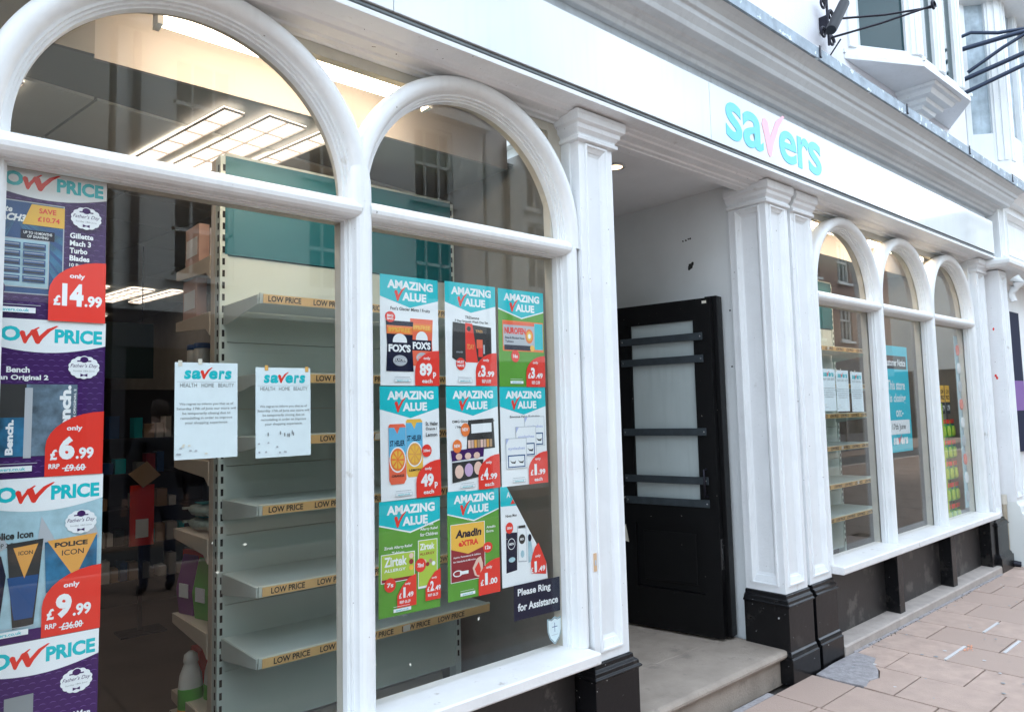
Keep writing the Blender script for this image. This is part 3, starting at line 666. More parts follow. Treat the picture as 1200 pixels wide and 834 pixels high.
# neighbour bay with fluted mouldings
nbay = MB(); bx = [(8.62, .219), (8.95, -.16), (10.6, -.16), (10.95, .219)]
nbay.extrude(bx, 'z', 4.0, 4.15, 'white_clean'); nbo = nbay.build('bay_window', nb)
nbay = MB(); nbay.extrude([(8.5, .219), (8.9, -.35), (10.7, -.35), (11.1, .219)], 'z', 5.9, 6.05, 'white_clean'); nbay.extrude([(8.45, .219), (8.85, -.40), (10.75, -.40), (11.15, .219)], 'z', 6.05, 6.14, 'white_clean'); nbay.build('bay_canopy', nbo, bevel=.01)
for A, B, cols_ in ((bx[0], bx[1], [(0, .30), (.70, 1)]), (bx[1], bx[2], [(0, .10), (.30, .36), (.64, .70), (.90, 1)]), (bx[2], bx[3], [(0, .3), (.7, 1)])):
    c = MB()
    for s0, s1 in cols_:
        wallseg(A, B, 4.15, 5.9, c, 'white_clean', -.06, .0, s0, s1); d = (s1-s0)
        wallseg(A, B, 4.15, 5.9, c, 'white_clean', .0, .016, s0+d*.15, s0+d*.40); wallseg(A, B, 4.15, 5.9, c, 'white_clean', .0, .016, s0+d*.6, s0+d*.85)
    wallseg(A, B, 4.15, 4.45, c, 'white_clean', -.055, -.004, .02, .98)
    fr_ = c.build('bay_frame', nbo)
    c = MB(); wallseg(A, B, 4.15, 5.9, c, 'bay_glass', -.05, -.045); c.build('pane', fr_)
# fluted verticals to the left of that bay on the neighbour wall
c = MB()
for k, x in enumerate((8.47, 8.52, 8.57)): c.box(x, x+.03, .16-.012*(k % 2), .22, 3.8, 9, 'white_clean')
c.build('corner_moulding', nb)

# ================================================================ OPPOSITE SIDE OF THE STREET (mirrored in the glass)
def opposite(x0, x1, h, mt, label, wx, floors, shopmat, seed, top='flat'):
    rnd = random.Random(seed); Y = -9.0
    o = root('opposite_building', (x0, Y, 0), label, 'building')
    c = MB(); c.box(x0, x1, Y-6, Y-.30, 3.2, h, mt)
    c.box(x0, x1, Y-6, Y-.30, -.02, 3.2, 'shop_dark')
    for a in range(int((x1-x0)/1.6)+1):
        xx = min(x0+a*1.6, x1-.2); c.box(xx, xx+.18, Y-.31, Y, -.02, 3.2, shopmat)
    c.box(x0, x1, Y-.301, Y+.02, 2.7, 3.25, shopmat); c.box(x0, x1, Y-.302, Y-.05, -.02, .6, shopmat)
    # wall face with openings made from strips
    n = int((x1-x0)//wx); off = (x1-x0-n*wx)/2; ww, wh = .95, 1.5
    zs = [3.25]; 
    for f in floors: zs += [f, f+wh]
    zs.append(h)
    for j in range(len(zs)-1):
        if j % 2 == 0: c.box(x0, x1, Y-.30, Y, zs[j], zs[j+1], mt)
        else:
            xa = x0
            for k in range(n):
                xc = x0+off+wx*(k+.5); c.box(xa, xc-ww/2, Y-.2995, Y, zs[j], zs[j+1], mt); xa = xc+ww/2
            c.box(xa, x1, Y-.2995, Y, zs[j], zs[j+1], mt)
    c.box(x0-.05, x1+.05, Y-.32, Y+.25, h-.12, h+.08, 'opp_white')
    c.build('wall', o)
    for f in floors:
        for k in range(n):
            xc = x0+off+wx*(k+.5)
            c = MB(); 
            for a, b, d, e in ((xc-ww/2, xc-ww/2+.07, f, f+wh), (xc+ww/2-.07, xc+ww/2, f, f+wh), (xc-ww/2, xc+ww/2, f, f+.07), (xc-ww/2, xc+ww/2, f+wh-.07, f+wh), (xc-ww/2, xc+ww/2, f+wh/2-.03, f+wh/2+.03), (xc-.18, xc-.15, f, f+wh), (xc+.15, xc+.18, f, f+wh)):
                c.box(a, b, Y-.12, Y-.06, d, e, 'opp_white')
            c.box(xc-ww/2-.08, xc+ww/2+.08, Y-.02, Y+.08, f-.08, f, 'opp_white')
            wo = c.build('window', o)
            MB().box(xc-ww/2, xc+ww/2, Y-.16, Y-.13, f, f+wh, 'opp_glass').build('pane', wo)
    c = MB(); c.tube([(x0+off+.1, Y+.07, 3.3), (x0+off+.1, Y+.07, h-.2)], .06, 'opp_dark', 8); c.build('drainpipe', o)
    if top == 'gable':
        c = MB(); c.extrude([(x0-.1, h+.08), (x1+.1, h+.08), ((x0+x1)/2, h+1.6)], 'y', Y-6, Y-.1, 'roof_slate'); c.build('roof', o)
opposite(-9, 2.4, 8.0, 'opp_cream', 'cream rendered building across the street, mirrored in the left window', 2.3, [3.9, 6.0], 'shop_green', 1)
opposite(2.5, 9.4, 7.6, 'opp_white', 'white building across the street with sash windows, mirrored in the glass', 2.2, [3.8, 5.8], 'opp_dark', 2)
opposite(9.5, 17.5, 7.9, 'opp_white', 'pale building with a dark gabled roof across the street', 2.4, [4.3, 6.1], 'opp_white', 3, 'flat')
opposite(17.6, 30, 7.8, 'brick_opp', 'brown brick building across the street', 2.3, [3.9, 6.0], 'opp_dark', 4)
opposite(38, 50, 10.6, 'opp_cream', 'taller cream building far down the opposite side of the street', 2.4, [4, 6.2, 8.4], 'opp_white', 5)

# ================================================================ SHOP INTERIOR
tagp(MB().box(-2, 9, .16, 12, -.03, .005, 'int_floor').build('shop_floor'), kind='structure')
sw = MB(); sw.box(-2, 9, 11.9, 12, 0, 3.6, 'int_wall'); sw.box(-2.1, -2, .16, 12, 0, 3.6, 'int_wall'); sw.box(8.12, 8.3, .21, 12, 0, 3.6, 'int_wall'); sw.box(-2, -.14, .12, .20, 0, 3.0, 'int_wall'); tagp(sw.build('shop_wall'), kind='structure')
cm = MB(); cm.box(-2, 2.59, .62, 12, 2.945, 2.96, 'ceil_grid'); cm.box(2.59, 4.46, 1.81, 12, 2.945, 2.96, 'ceil_grid'); cm.box(4.46, 9, .62, 12, 2.945, 2.96, 'ceil_grid'); cm.box(-2, 2.59, .162, .60, 3.16, 3.2, 'bulkhead'); cm.box(4.46, 9, .162, .60, 3.16, 3.2, 'bulkhead')
ceil = cm.build('shop_ceiling'); tagp(ceil, kind='structure')
th = R(9.5); ca, sa = math.cos(th), math.sin(th)
tile = None
for a in range(-2, 16):
    for b in range(0, 9):
        lx, ly = -1.0+a*.6, .30+b*.6
        wx_, wy_ = lx*ca-ly*sa, lx*sa+ly*ca
        if wy_ < .64+.0 or wy_ > 6 or wx_ < -1.6 or wx_ > 7.6 or (1.99 < wx_ < 4.56 and wy_ < 1.82): continue
        if tile is None:
            tile = MB().box(.006, .594, .006, .594, 0, .012, 'ceil_tile').build('ceiling_tile', ceil, local=True); o = tile
        else: o = tile.copy(); col.objects.link(o)
        o.location = (wx_, wy_, 2.932); o.rotation_euler = (0, 0, th)
bk = MB(); bk.box(.55, 2.52, .60, .62, 2.915, 3.165, 'bulkhead'); bk.box(4.75, 8.1, .60, .62, 2.915, 3.165, 'bulkhead'); tagp(bk.build('bulkhead'), kind='structure')
bk = MB(); bk.box(-2, .55, .60, .62, 2.93, 3.165, 'int_wall'); tagp(bk.build('bulkhead'), kind='structure')
# warm batten lights behind the window heads
def batten(x0, x1, y, z, label):
    o = root('strip_light', ((x0+x1)/2, y, z), label, 'strip light', 'warm strip lights behind the window heads')
    MB().box(x0-.02, x1+.02, y-.035, y+.035, z+.03, z+.085, 'plastic_white').build('batten', o)
    c = MB(); c.tube([(x0, y, z), (x1, y, z)], .028, 'tube_warm', 12); c.build('tube', o)
    MB().box(x0-.02, x0, y-.03, y+.03, z-.035, z+.03, 'plastic_white').build('end_cap', o); MB().box(x1, x1+.02, y-.03, y+.03, z-.035, z+.03, 'plastic_white').build('end_cap', o)
batten(.70, 1.80, .33, 2.998, 'warm strip light glowing behind the top of the left arched window')
batten(4.95, 6.2, .33, 3.005, 'warm strip light glowing at the first arch right of the doorway')
batten(6.35, 7.6, .33, 3.005, 'warm strip light glowing between the last two small arches')
# recessed troffers
def troffer(x, y, z, ln, wd, label, flip=0):
    o = root('ceiling_light', (x, y, z), label, 'ceiling light', 'louvred ceiling lights inside the shop', rz=th)
    c = MB(); c.box(0, wd, 0, ln, 0, .006, 'louvre_warm'); c.build('diffuser', o, local=True)
    c = MB(); n = int(ln/.16)
    for k in range(n+1): c.box(.001, wd-.001, k*ln/n-.0022, k*ln/n+.0022, -.010, -.001, 'louvre_metal')
    for k in ((0, 1) if wd < .15 else (0, .5, 1)): c.box(k*(wd-.004), k*(wd-.004)+.004, 0, ln, -.011, -.0012, 'louvre_metal')
    c.build('louvre', o, local=True)
troffer(-.9, 1.3, 2.918, 1.2, .3, 'wide ceiling light added to brighten the left aisle', 0)  # extra lamp, added to lift the light on the shelving and goods
troffer(.35, 2.6, 2.918, 1.2, .3, 'ceiling light added to brighten the aisle behind the left posters')  # another added lamp, fills the aisle with light
troffer(2.9, 2.3, 2.918, 1.2, .3, 'fill ceiling light added behind the doorway wall')  # hidden fill lamp, added to raise the light inside the shop
troffer(4.9, 1.9, 2.918, 1.2, .3, 'fill ceiling light added just right of the doorway')  # added fill lamp for the shop interior
troffer(1.06, .74, 2.918, 1.20, .095, 'louvred ceiling light nearest the left arch')
troffer(1.24, .70, 2.918, 1.25, .19, 'wider louvred ceiling light beside the nearest one')
troffer(1.51, .68, 2.918, 1.20, .095, 'third louvred ceiling light above the teal header')
troffer(.20, .95, 2.918, 1.2, .19, 'louvred ceiling light at the far left of the arch')
for k, (x, y, wd) in enumerate(((1.55, 5.5, .12), (1.85, 5.45, .22), (2.2, 5.4, .12))):
    troffer(x, y, 2.918, 1.0, wd, ('far thin ceiling light, leftmost of the distant three', 'far ceiling light, widest of the distant three', 'far thin ceiling light, rightmost of the distant three')[k])
for k, (x, y) in enumerate(((1.9, 7.6), (5.9, 2.6), (7.0, 2.6))): troffer(x, y, 2.918, 1.0, .2, ('most distant ceiling light deep in the shop', 'ceiling light behind the first small arch', 'ceiling light behind the middle small arch')[k])

# ---- gondola shelving
def strip_print(o_parent, x0, x1, y, z0, h):
    pass
ZSH = (2.098, 1.775, 1.520, 1.246, .929, .655)
def gondola(x0, x1, yp, ys, label, strips, header_text=None, zt=2.80, xs1=None):
    g_ = root('shelving_unit', ((x0+x1)/2, yp, 0), label, 'shelving', 'empty beige shop shelving behind the windows')
    xs1 = xs1 or x1-.06
    zz = [.25, .52, .80, 1.10, 1.40, 1.65, 1.95, 2.345]
    for a, b in zip(zz, zz[1:]): MB().box(x0+.012, x1-.012, yp, yp+.02, a+.0015, b-.0015, 'shelf_metal').build('back_panel', g_)
    MB().box(x0, x1, yp-.012, yp+.02, 2.348, zt, 'teal_header').build('header_panel', g_)
    MB().box(x0, x1, yp-.012, yp+.02, zt+.0005, zt+.012, 'shelf_metal').build('header_trim', g_)
    for x in (x0-.022, x1-.012):
        up = MB().box(x, x+.034, yp-.010, yp+.05, .01, zt, 'shelf_metal').build('upright', g_)
        c = MB()
        for k in range(46): 
            z = .30+k*.054; c.box(x+.011, x+.022, yp-.0115, yp-.009, z, z+.030, 'slot_black')
        for k in range(46):
            z = .30+k*.054; c.box(x-.0015, x+.002, yp+.006, yp+.018, z, z+.030, 'slot_black')
        so_ = c.build('upright_slots', up); so_['kind'] = 'stuff'
    for k, z in enumerate(ZSH):
        c = MB(); c.box(x0+.0, xs1, ys, yp-.013, z-.006, z+.012, 'shelf_metal')
        c.extrude([(ys, z-.028), (ys, z+.012), (yp-.012, z+.012), (yp-.012, z-.075), (yp-.06, z-.075)], 'x', x0-.006, x0-.002, 'shelf_metal')
        c.extrude([(ys, z-.028), (ys, z+.012), (yp-.012, z+.012), (yp-.012, z-.075), (yp-.06, z-.075)], 'x', xs1+.001, xs1+.005, 'shelf_metal')
        sh = c.build('shelf', g_, bevel=.002)
        c = MB(); c.extrude([(ys-.006, z-.026), (ys-.012, z+.016), (ys, z+.018), (ys, z-.026)], 'x', x0, xs1, 'shelf_metal'); c.build('edge_rail', sh)
        c = MB(); h = .036
        s0 = x0+.012
        c.extrude([(ys-.0142, z-.024), (ys-.0165, z+.012), (ys-.0125, z+.012), (ys-.0105, z-.024)], 'x', s0, xs1-.005, 'strip_amber'); ps = c.build('price_strip', sh)
        # lettering on the strip
        c = MB(); xx = s0+.02+(k*.37 % 1)*.03; g2, fs2, asp = text_geo('LOW PRICE', .022)
        wd = .150
        while xx < xs1-.05:
            w2 = wd*(.95+.1*((k*3) % 4)/4)
            if xx+w2 > xs1-.01: break
            c.raw([(xx+a*w2, (ys-.0152)-.0022*b*.8-.0004, z-.017+b*.024) for a, b in g2], fs2, 'print_black'); xx += .198 if (k+int(xx*7)) % 5 else .205
        c.ms and c.build('strip_lettering', ps)
    c = MB(); c.box(x0, x1, ys-.02, yp, .005, .20, 'shelf_metal'); c.build('base_plinth', g_, bevel=.004)
    return g_
def litter(g_, x0, x1, ys, seed):
    rnd = random.Random(seed)
    for k, z in enumerate(ZSH):
        for q in range(rnd.choice((0, 1, 2))):
            a = rnd.uniform(x0+.1, x1-.25); b = rnd.uniform(ys+.05, ys+.3); w_ = rnd.uniform(.02, .05)
            c = MB(); c.raw([(a, b, z+.0125), (a+w_, b+.008, z+.0128), (a+w_-.006, b+.03, z+.016), (a+.004, b+.026, z+.0126)], [(0, 1, 2, 3)], 'paper'); c.build('label_scrap', g_)
        if rnd.random() < .7:
            a = rnd.uniform(x0+.15, x1-.3)
            c = MB(); c.raw([(a, ys-.0175, z-.02), (a+.038, ys-.0176, z-.018), (a+.037, ys-.0190, z+.010), (a+.001, ys-.0188, z+.008)], [(0, 1, 2, 3)], 'tape'); c.build('label_scrap', g_)
gon1 = gondola(1.158, 2.42, 1.00, .60, 'empty beige shelving with teal header behind the left arched windows', True, xs1=2.325)
gon2 = gondola(5.62, 7.05, .98, .60, 'empty beige shelving behind the first small arch right of the doorway', True)
litter(gon1, 1.16, 2.3, .60, 4); litter(gon2, 5.62, 7.0, .60, 9)
pr = Print(gon2, .01); 
pr.txt('header_lettering', 'white_ink', 'savers', -30, 246, 58, 14, .02); pr.done()
for ch in gon2.children:
    if ch.name.startswith('header_lettering'): ch.location = (0, -.013, 0)
pr = Print(gon1, .01); pr.txt('header_lettering', 'white_ink', 'savers', -30, 258.5, 58, 10.5, .03); pr.done()
for ch in gon1.children:
    if ch.name.startswith('header_lettering'): ch.location = (0, -.013, 0)
# rear side of the first gondola with goods
gr = root('shelving_unit', (1.8, 1.3, 0), 'rear side of the beige shelving, still holding a few goods', 'shelving')
MB().box(1.135, 1.20, 1.052, 1.105, .01, 2.80, 'shelf_beige').build('upright', gr, bevel=.003)
MB().box(1.20, 2.41, 1.055, 1.075, .25, 2.80, 'shelf_beige').build('back_panel', gr)
for z in (2.36, 2.10, 1.75, 1.42, 1.075, .665, .30):
    c = MB(); c.box(1.14, 2.40, 1.106, 1.60, z-.018, z, 'shelf_beige'); c.extrude([(1.60, z), (1.60, z-.045), (1.56, z-.05), (1.16, z-.075), (1.106, z-.11), (1.106, z)], 'x', 1.131, 1.139, 'shelf_beige'); c.build('shelf', gr, bevel=.002)
# goods
def thing1(name, label, cat, fn, loc, group=None, rz=0):
    o = root(name, loc, label, cat, group, rz=rz); fn(o); return o
def tub(o):
    c = MB(); c.lathe((0, 0, 0), [(.038, 0), (.042, .006), (.042, .085), (.038, .09)], 'plastic_white', 16); c.build('tub', o, local=True)
    c = MB(); c.lathe((0, 0, 0), [(.0430, .09), (.0435, .094), (.0435, .112), (.040, .116)], 'deepblue', 16); c.build('lid', o, local=True)
t0 = thing1('tub', 'white tub at the end of the upper rear shelf, behind the left notice', 'tub', tub, (1.20, 1.50, 1.75), 'white tubs on the rear shelf')
for k, (x, y, z) in enumerate(((1.20, 1.40, 1.75), (1.20, 1.30, 1.75), (1.20, 1.50, 1.866), (1.20, 1.40, 1.866), (1.30, 1.5, 1.75))):
    dup(t0, (x, y, z), ['white tub, second from the aisle on the upper rear shelf', 'white tub nearest the back panel on the upper rear shelf', 'white tub stacked on the outermost one', 'white tub stacked on the second one', 'white tub deeper along the upper rear shelf'][k])
def leaflet(o):
    MB().box(-.05, .0, -.10, .10, 0, .20, 'card_pink').build('carton', o, local=True, bevel=.002); MB().box(-.0515, -.0503, -.08, .08, .05, .14, 'paper').build('carton_label', o, local=True)
thing1('carton', 'pinkish carton on the top rear shelf beside the upright', 'carton', leaflet, (1.20, 1.42, 2.36))
thing1('carton', 'pinkish carton on the second rear shelf beside the upright', 'carton', leaflet, (1.20, 1.45, 2.10))
def pouch(o):
    rnd = random.Random(3); c = MB(); n = 10; prof = []
    vs = []; N = 12
    for i in range(N+1):
        t = i/N
        for j in range(n):
            a = 2*math.pi*j/n; s = math.sin(math.pi*min(max(t, .03), .97))**.5
            vs.append((.09*math.cos(a)*s+rnd.uniform(-.004, .004), -.17+.34*t, .032+.032*math.sin(a)*s+rnd.uniform(-.003, .003)))
    fs = [(i*n+j, i*n+(j+1) % n, (i+1)*n+(j+1) % n, (i+1)*n+j) for i in range(N) for j in range(n)]
    c.raw(vs, fs, 'foil', True); c.build('pack_body', o, local=True)
    c = MB(); c.box(-.07, .07, -.19, -.165, .024, .034, 'foil'); c.box(-.07, .07, .165, .19, .024, .034, 'foil'); c.build('crimped_end', o, local=True)
    MB().box(-.05, .05, -.05, .06, .0645, .067, 'teal').build('pack_flap', o, local=True)
p0 = thing1('wipes_pack', 'silvery green wipes pack, lower one on the rear shelf', 'wipes pack', pouch, (1.24, 1.40, 1.075), 'wipes packs on the rear shelf')
dup(p0, (1.235, 1.39, 1.142), 'silvery green wipes pack lying on top of the other')
def bag(cm):
    def f(o):
        c = MB(); c.raw([(-.06, -.035, 0), (.06, -.035, 0), (.06, .035, 0), (-.06, .035, 0), (-.07, -.045, .12), (.07, -.045, .12), (.07, .045, .12), (-.07, .045, .12), (-.066, -.008, .29), (.066, -.008, .29), (.066, .008, .29), (-.066, .008, .29)],
            [(3, 2, 1, 0), (0, 1, 5, 4), (1, 2, 6, 5), (2, 3, 7, 6), (3, 0, 4, 7), (4, 5, 9, 8), (5, 6, 10, 9), (6, 7, 11, 10), (7, 4, 8, 11), (8, 9, 10, 11)], cm, False); c.build('pouch', o, local=True, bevel=.006)
        MB().box(-.067, .067, -.0095, .0095, .262, .305, 'red').build('top_seal', o, local=True)
        MB().box(-.036, .036, -.0485, -.044, .085, .15, 'paper').build('pouch_label', o, local=True)
        c = MB(); c.lathe((0, 0, 0), [(.001, 0), (.02, .001)], 'white_ink', 12); 
    return f
thing1('food_pouch', 'purple pouch with a red top on the lower rear shelf', 'pouch', bag('plastic_purple'), (1.20, 1.52, .665), rz=R(-75))
thing1('food_pouch', 'green pouch with a red top on the lower rear shelf', 'pouch', bag('plastic_green'), (1.225, 1.36, .665), rz=R(-75))
def bottle(o):
    c = MB(); c.lathe((0, 0, 0), [(.05, 0), (.056, .02), (.056, .15), (.050, .21), (.034, .25), (.03, .262)], 'plastic_white', 20, sx=1, sy=.75); c.build('bottle_body', o, local=True)
    c = MB(); c.lathe((0, 0, 0), [(.030, .262), (.034, .27), (.030, .30), (.012, .315)], 'plastic_white', 16); c.build('cap', o, local=True)
    c = MB(); c.lathe((0, 0, 0), [(.0565, .06), (.0572, .062), (.0572, .15), (.0565, .152)], 'plastic_green', 20, sx=1, sy=.76); c.build('bottle_label', o, local=True)
    c = MB(); c.lathe((0, 0, 0), [(.0567, .04), (.0577, .042), (.0577, .058), (.0567, .06)], 'gold', 20, sx=1, sy=.76); c.build('label_band', o, local=True)
b0 = thing1('detergent_bottle', 'white bottle with a green label standing low at the foot of the shelving', 'bottle', bottle, (1.165, 1.42, .20), 'white bottles on the shelving base')
dup(b0, (1.25, 1.36, .215), 'white bottle leaning behind the green-labelled one at the foot of the shelving', rz=R(80))
dup(b0, (1.27, 1.50, .20), 'white bottle furthest along the foot of the rear shelving', rz=R(40))
MB().box(1.131, 2.4, 1.106, 1.62, .005, .198, 'shelf_beige').build('base_plinth', gr)

gl = [(1.42, 'cardboard', 'brown box'), (1.42, 'plastic_white', 'white box'), (.30, 'red', 'red box'), (.30, 'skyblue', 'light blue box'), (2.36, 'paper', 'white box'), (.665, 'skyblue', 'light blue box')]
for k, (z, mt_, nm_) in enumerate(gl):
    o = root('goods_box', (1.26+.14*(k % 2)+(.12 if z == .665 else 0), 1.30+.10*(k % 3), z), nm_+f' on the rear shelves, {["beside the upright at waist height", "further along at waist height", "nearest the upright low down", "further along low down", "on the top shelf", "behind the two pouches"][k]}', 'box', 'boxed goods on the rear shelves')
    MB().box(-.05, .05, -.06, .06, 0, .16+.02*k % .05, mt_).build('carton', o, local=True, bevel=.002); MB().box(-.052, -.0501, -.045, .045, .04, .11, 'white_ink').build('box_label', o, local=True)
# deep interior: dark racks with small goods, teal dark panel, red showcard
def rack(x0, x1, y, zt, label, seed, cols_=('plastic_white', 'deepblue', 'maroon', 'cardboard', 'dark_teal', 'teal', 'print_grey')):
    rnd = random.Random(seed); o = root('display_rack', ((x0+x1)/2, y, 0), label, 'shelving', 'dark display racks deep in the shop')
    MB().box(x0, x1, y+.30, y+.33, .01, zt, 'dark_rack').build('back_panel', o)
    MB().box(x0-.03, x0-.001, y, y+.33, .01, zt, 'dark_rack').build('side_panel', o); MB().box(x1+.001, x1+.03, y, y+.33, .01, zt, 'dark_rack').build('side_panel', o)
    z = .25; gd = MB()
    while z < zt-.15:
        MB().box(x0, x1, y, y+.299, z, z+.02, 'dark_rack').build('shelf', o)
        xx = x0+.03
        while xx < x1-.1:
            wv = rnd.uniform(.05, .10); hh = rnd.uniform(.08, .20)
            if rnd.random() < .72: gd.box(xx, xx+wv-.01, y+.02, y+.16, z+.021, z+.021+hh, rnd.choice(cols_))
            xx += wv+.005
        z += .30
    s = gd.build('small_goods', o); s['kind'] = 'stuff'
troffer(.55, 3.9, 2.918, .6, .2, 'short ceiling light before the dark rack')
rack(.9, 2.6, 4.6, 1.9, 'dark rack of small goods seen past the left stack of posters', 11)
rack(2.8, 4.6, 4.8, 2.0, 'dark rack deep in the shop behind the bargain posters', 12)
rack(7.4, 9.0-.95, 3.2, 2.1, 'dark rack deep behind the middle small arch', 13)
rack(3.0, 5.4, 2.6, 1.4, 'low dark rack behind the doorway wall', 14) if False else None
hp = root('hanging_signboard', (1.37, 3.6, 1.9), 'dark teal header panel hanging deep in the shop', 'panel')
MB().box(1.12, 1.56, 3.6, 3.64, 1.93, 2.34, 'dark_teal').build('panel_board', hp)
for x in (1.2, 1.48): MB().box(x, x+.006, 3.615, 3.62, 2.341, 2.93, 'iron').build('hanger', hp)
rs = root('showcard', (1.575, 3.9, .0), 'red showcard on a stand topped by a brown diamond card', 'showcard')
MB().box(1.49, 1.66, 3.9, 3.92, .66, 1.12, 'red').build('card', rs)
MB().box(1.53, 1.62, 3.897, 3.9, .72, .86, 'paper').build('printed_panel', rs)
c = MB(); c.extrude([(1.575, 1.10), (1.70, 1.19), (1.60, 1.30), (1.47, 1.21)], 'y', 3.88, 3.895, 'cardboard'); c.build('diamond_card', rs)
MB().box(1.56, 1.59, 3.92, 3.94, .005, 1.1, 'iron').build('stand_post', rs); MB().box(1.42, 1.74, 3.80, 4.02, .006, .02, 'iron').build('stand_foot', rs)

# right window display of hanging packs
ds = root('display_stand', (7.7, .30, 0), 'green and white display stand of hanging packs at the right end window', 'display stand')
MB().box(7.53, 8.05, .34, .36, .15, 1.66, 'plastic_white').build('back_board', ds); MB().box(7.505, 7.53, .20, .36, .15, 1.60, 'lime').build('side_board', ds); MB().box(7.50, 8.06, .18, .37, .006, .149, 'plastic_white').build('base', ds)
for k in range(5): MB().box(7.5025, 7.5048, .21, .35, .22+k*.28, .24+k*.28, 'plastic_white').build('board_trim', ds)
pk = None; cnt = 0
ordw = ['lowest', 'second', 'third', 'fourth', 'fifth', 'top']; colw = ['left', 'middle', 'right']
for b in range(6):
    for a in range(3):
        loc = (7.62+a*.125, .24, .36+b*.20)
        lab = f'green hanging pack, {colw[a]} column, {ordw[b]} row of the display'
        if pk is None:
            pk = root('hanging_pack', loc, lab, 'pack', 'green packs hanging on the display stand')
            MB().box(-.052, .052, -.004, .0, -.085, .085, 'plastic_green').build('backing_card', pk, local=True)
            c = MB(); c.lathe((0, -.012, -.07), [(.030, 0), (.036, .02), (.034, .07), (.022, .09)], 'lime', 12, sy=.4); c.build('blister', pk, local=True)
            MB().box(-.052, .052, -.0055, -.0042, .045, .085, 'red').build('title_band', pk, local=True); MB().box(-.03, .03, -.0055, -.0042, .028, .042, 'deepblue').build('strap_line', pk, local=True); MB().box(-.0015, .0015, .0, .098, .074, .077, 'chrome').build('hook', pk, local=True)
        else: dup(pk, loc, lab)
for k, x in enumerate((7.62, 7.76)):
    o = root('price_card', (x, .225, 1.50), ('left', 'right')[k]+' yellow and black low price card above the green packs', 'price card', 'low price cards above the green packs')
    MB().box(-.055, .055, 0, .003, 0, .11, 'print_black').build('black_card', o, local=True); MB().box(-.055, .055, -.0005, .0028, .111, .27, 'yellow').build('yellow_card', o, local=True)
    pr = Print(o, .01); pr.txt('card_lettering', 'print_black', 'LOW', -4, 19, 8, 4, .02); pr.txt('card_lettering', 'print_black', 'PRICE', -4.4, 13.5, 8.8, 4, .02); pr.txt('card_lettering', 'white_ink', '1.79', -4, 3, 8, 5, .01); pr.done()
    for ch in o.children:
        if ch.name.startswith('card_lettering'): ch.location = (0, -.001, 0)
sg = root('hanging_strip', (7.90, .16, .6), 'pale blue strip of small blister packs in the last window', 'hanging strip')
MB().box(7.86, 8.0, .165, .17, .60, 2.25, 'paleblue').build('strip_card', sg)
for k in range(9):
    c = MB(); c.lathe((7.93, .16, .66+k*.175), [(.03, 0), (.05, .03), (.05, .07), (.03, .10)], ['mid_grey', 'paper', 'coral'][k % 3], 12, sy=.25); c.build('blister', sg)
# counter in the middle pane
ct = root('counter', (6.9, 2.2, 0), 'dark till counter deep behind the middle small arch', 'counter')
MB().box(6.6, 8.0, 2.0, 2.6, .006, .95, 'dark_rack').build('counter_front', ct); MB().box(6.55, 8.05, 1.95, 2.65, .951, .99, 'print_grey').build('counter_top', ct); MB().box(6.62, 7.6, 1.99, 1.999, .70, .78, 'maroon').build('front_band', ct)
tl = root('till', (7.2, 2.2, .99), 'small dark till with screen on the counter', 'till')
MB().box(7.1, 7.4, 2.1, 2.4, .991, 1.08, 'mid_grey').build('till_base', tl, bevel=.01); MB().box(7.12, 7.38, 2.2, 2.23, 1.12, 1.32, 'print_black').build('screen', tl); MB().box(7.22, 7.28, 2.2, 2.24, 1.08, 1.12, 'print_grey').build('screen_neck', tl)

# ================================================================ POSTERS
YP = .1125
def sheet(name, x, z, w_, h_, label, cat, group, mt='paper', tilt=0, th_=.0008):
    o = root(name, (x, YP, z), label, cat, group, ry=tilt)
    MB().box(0, w_, 0, th_, 0, h_, mt).build('sheet', o, local=True); return o
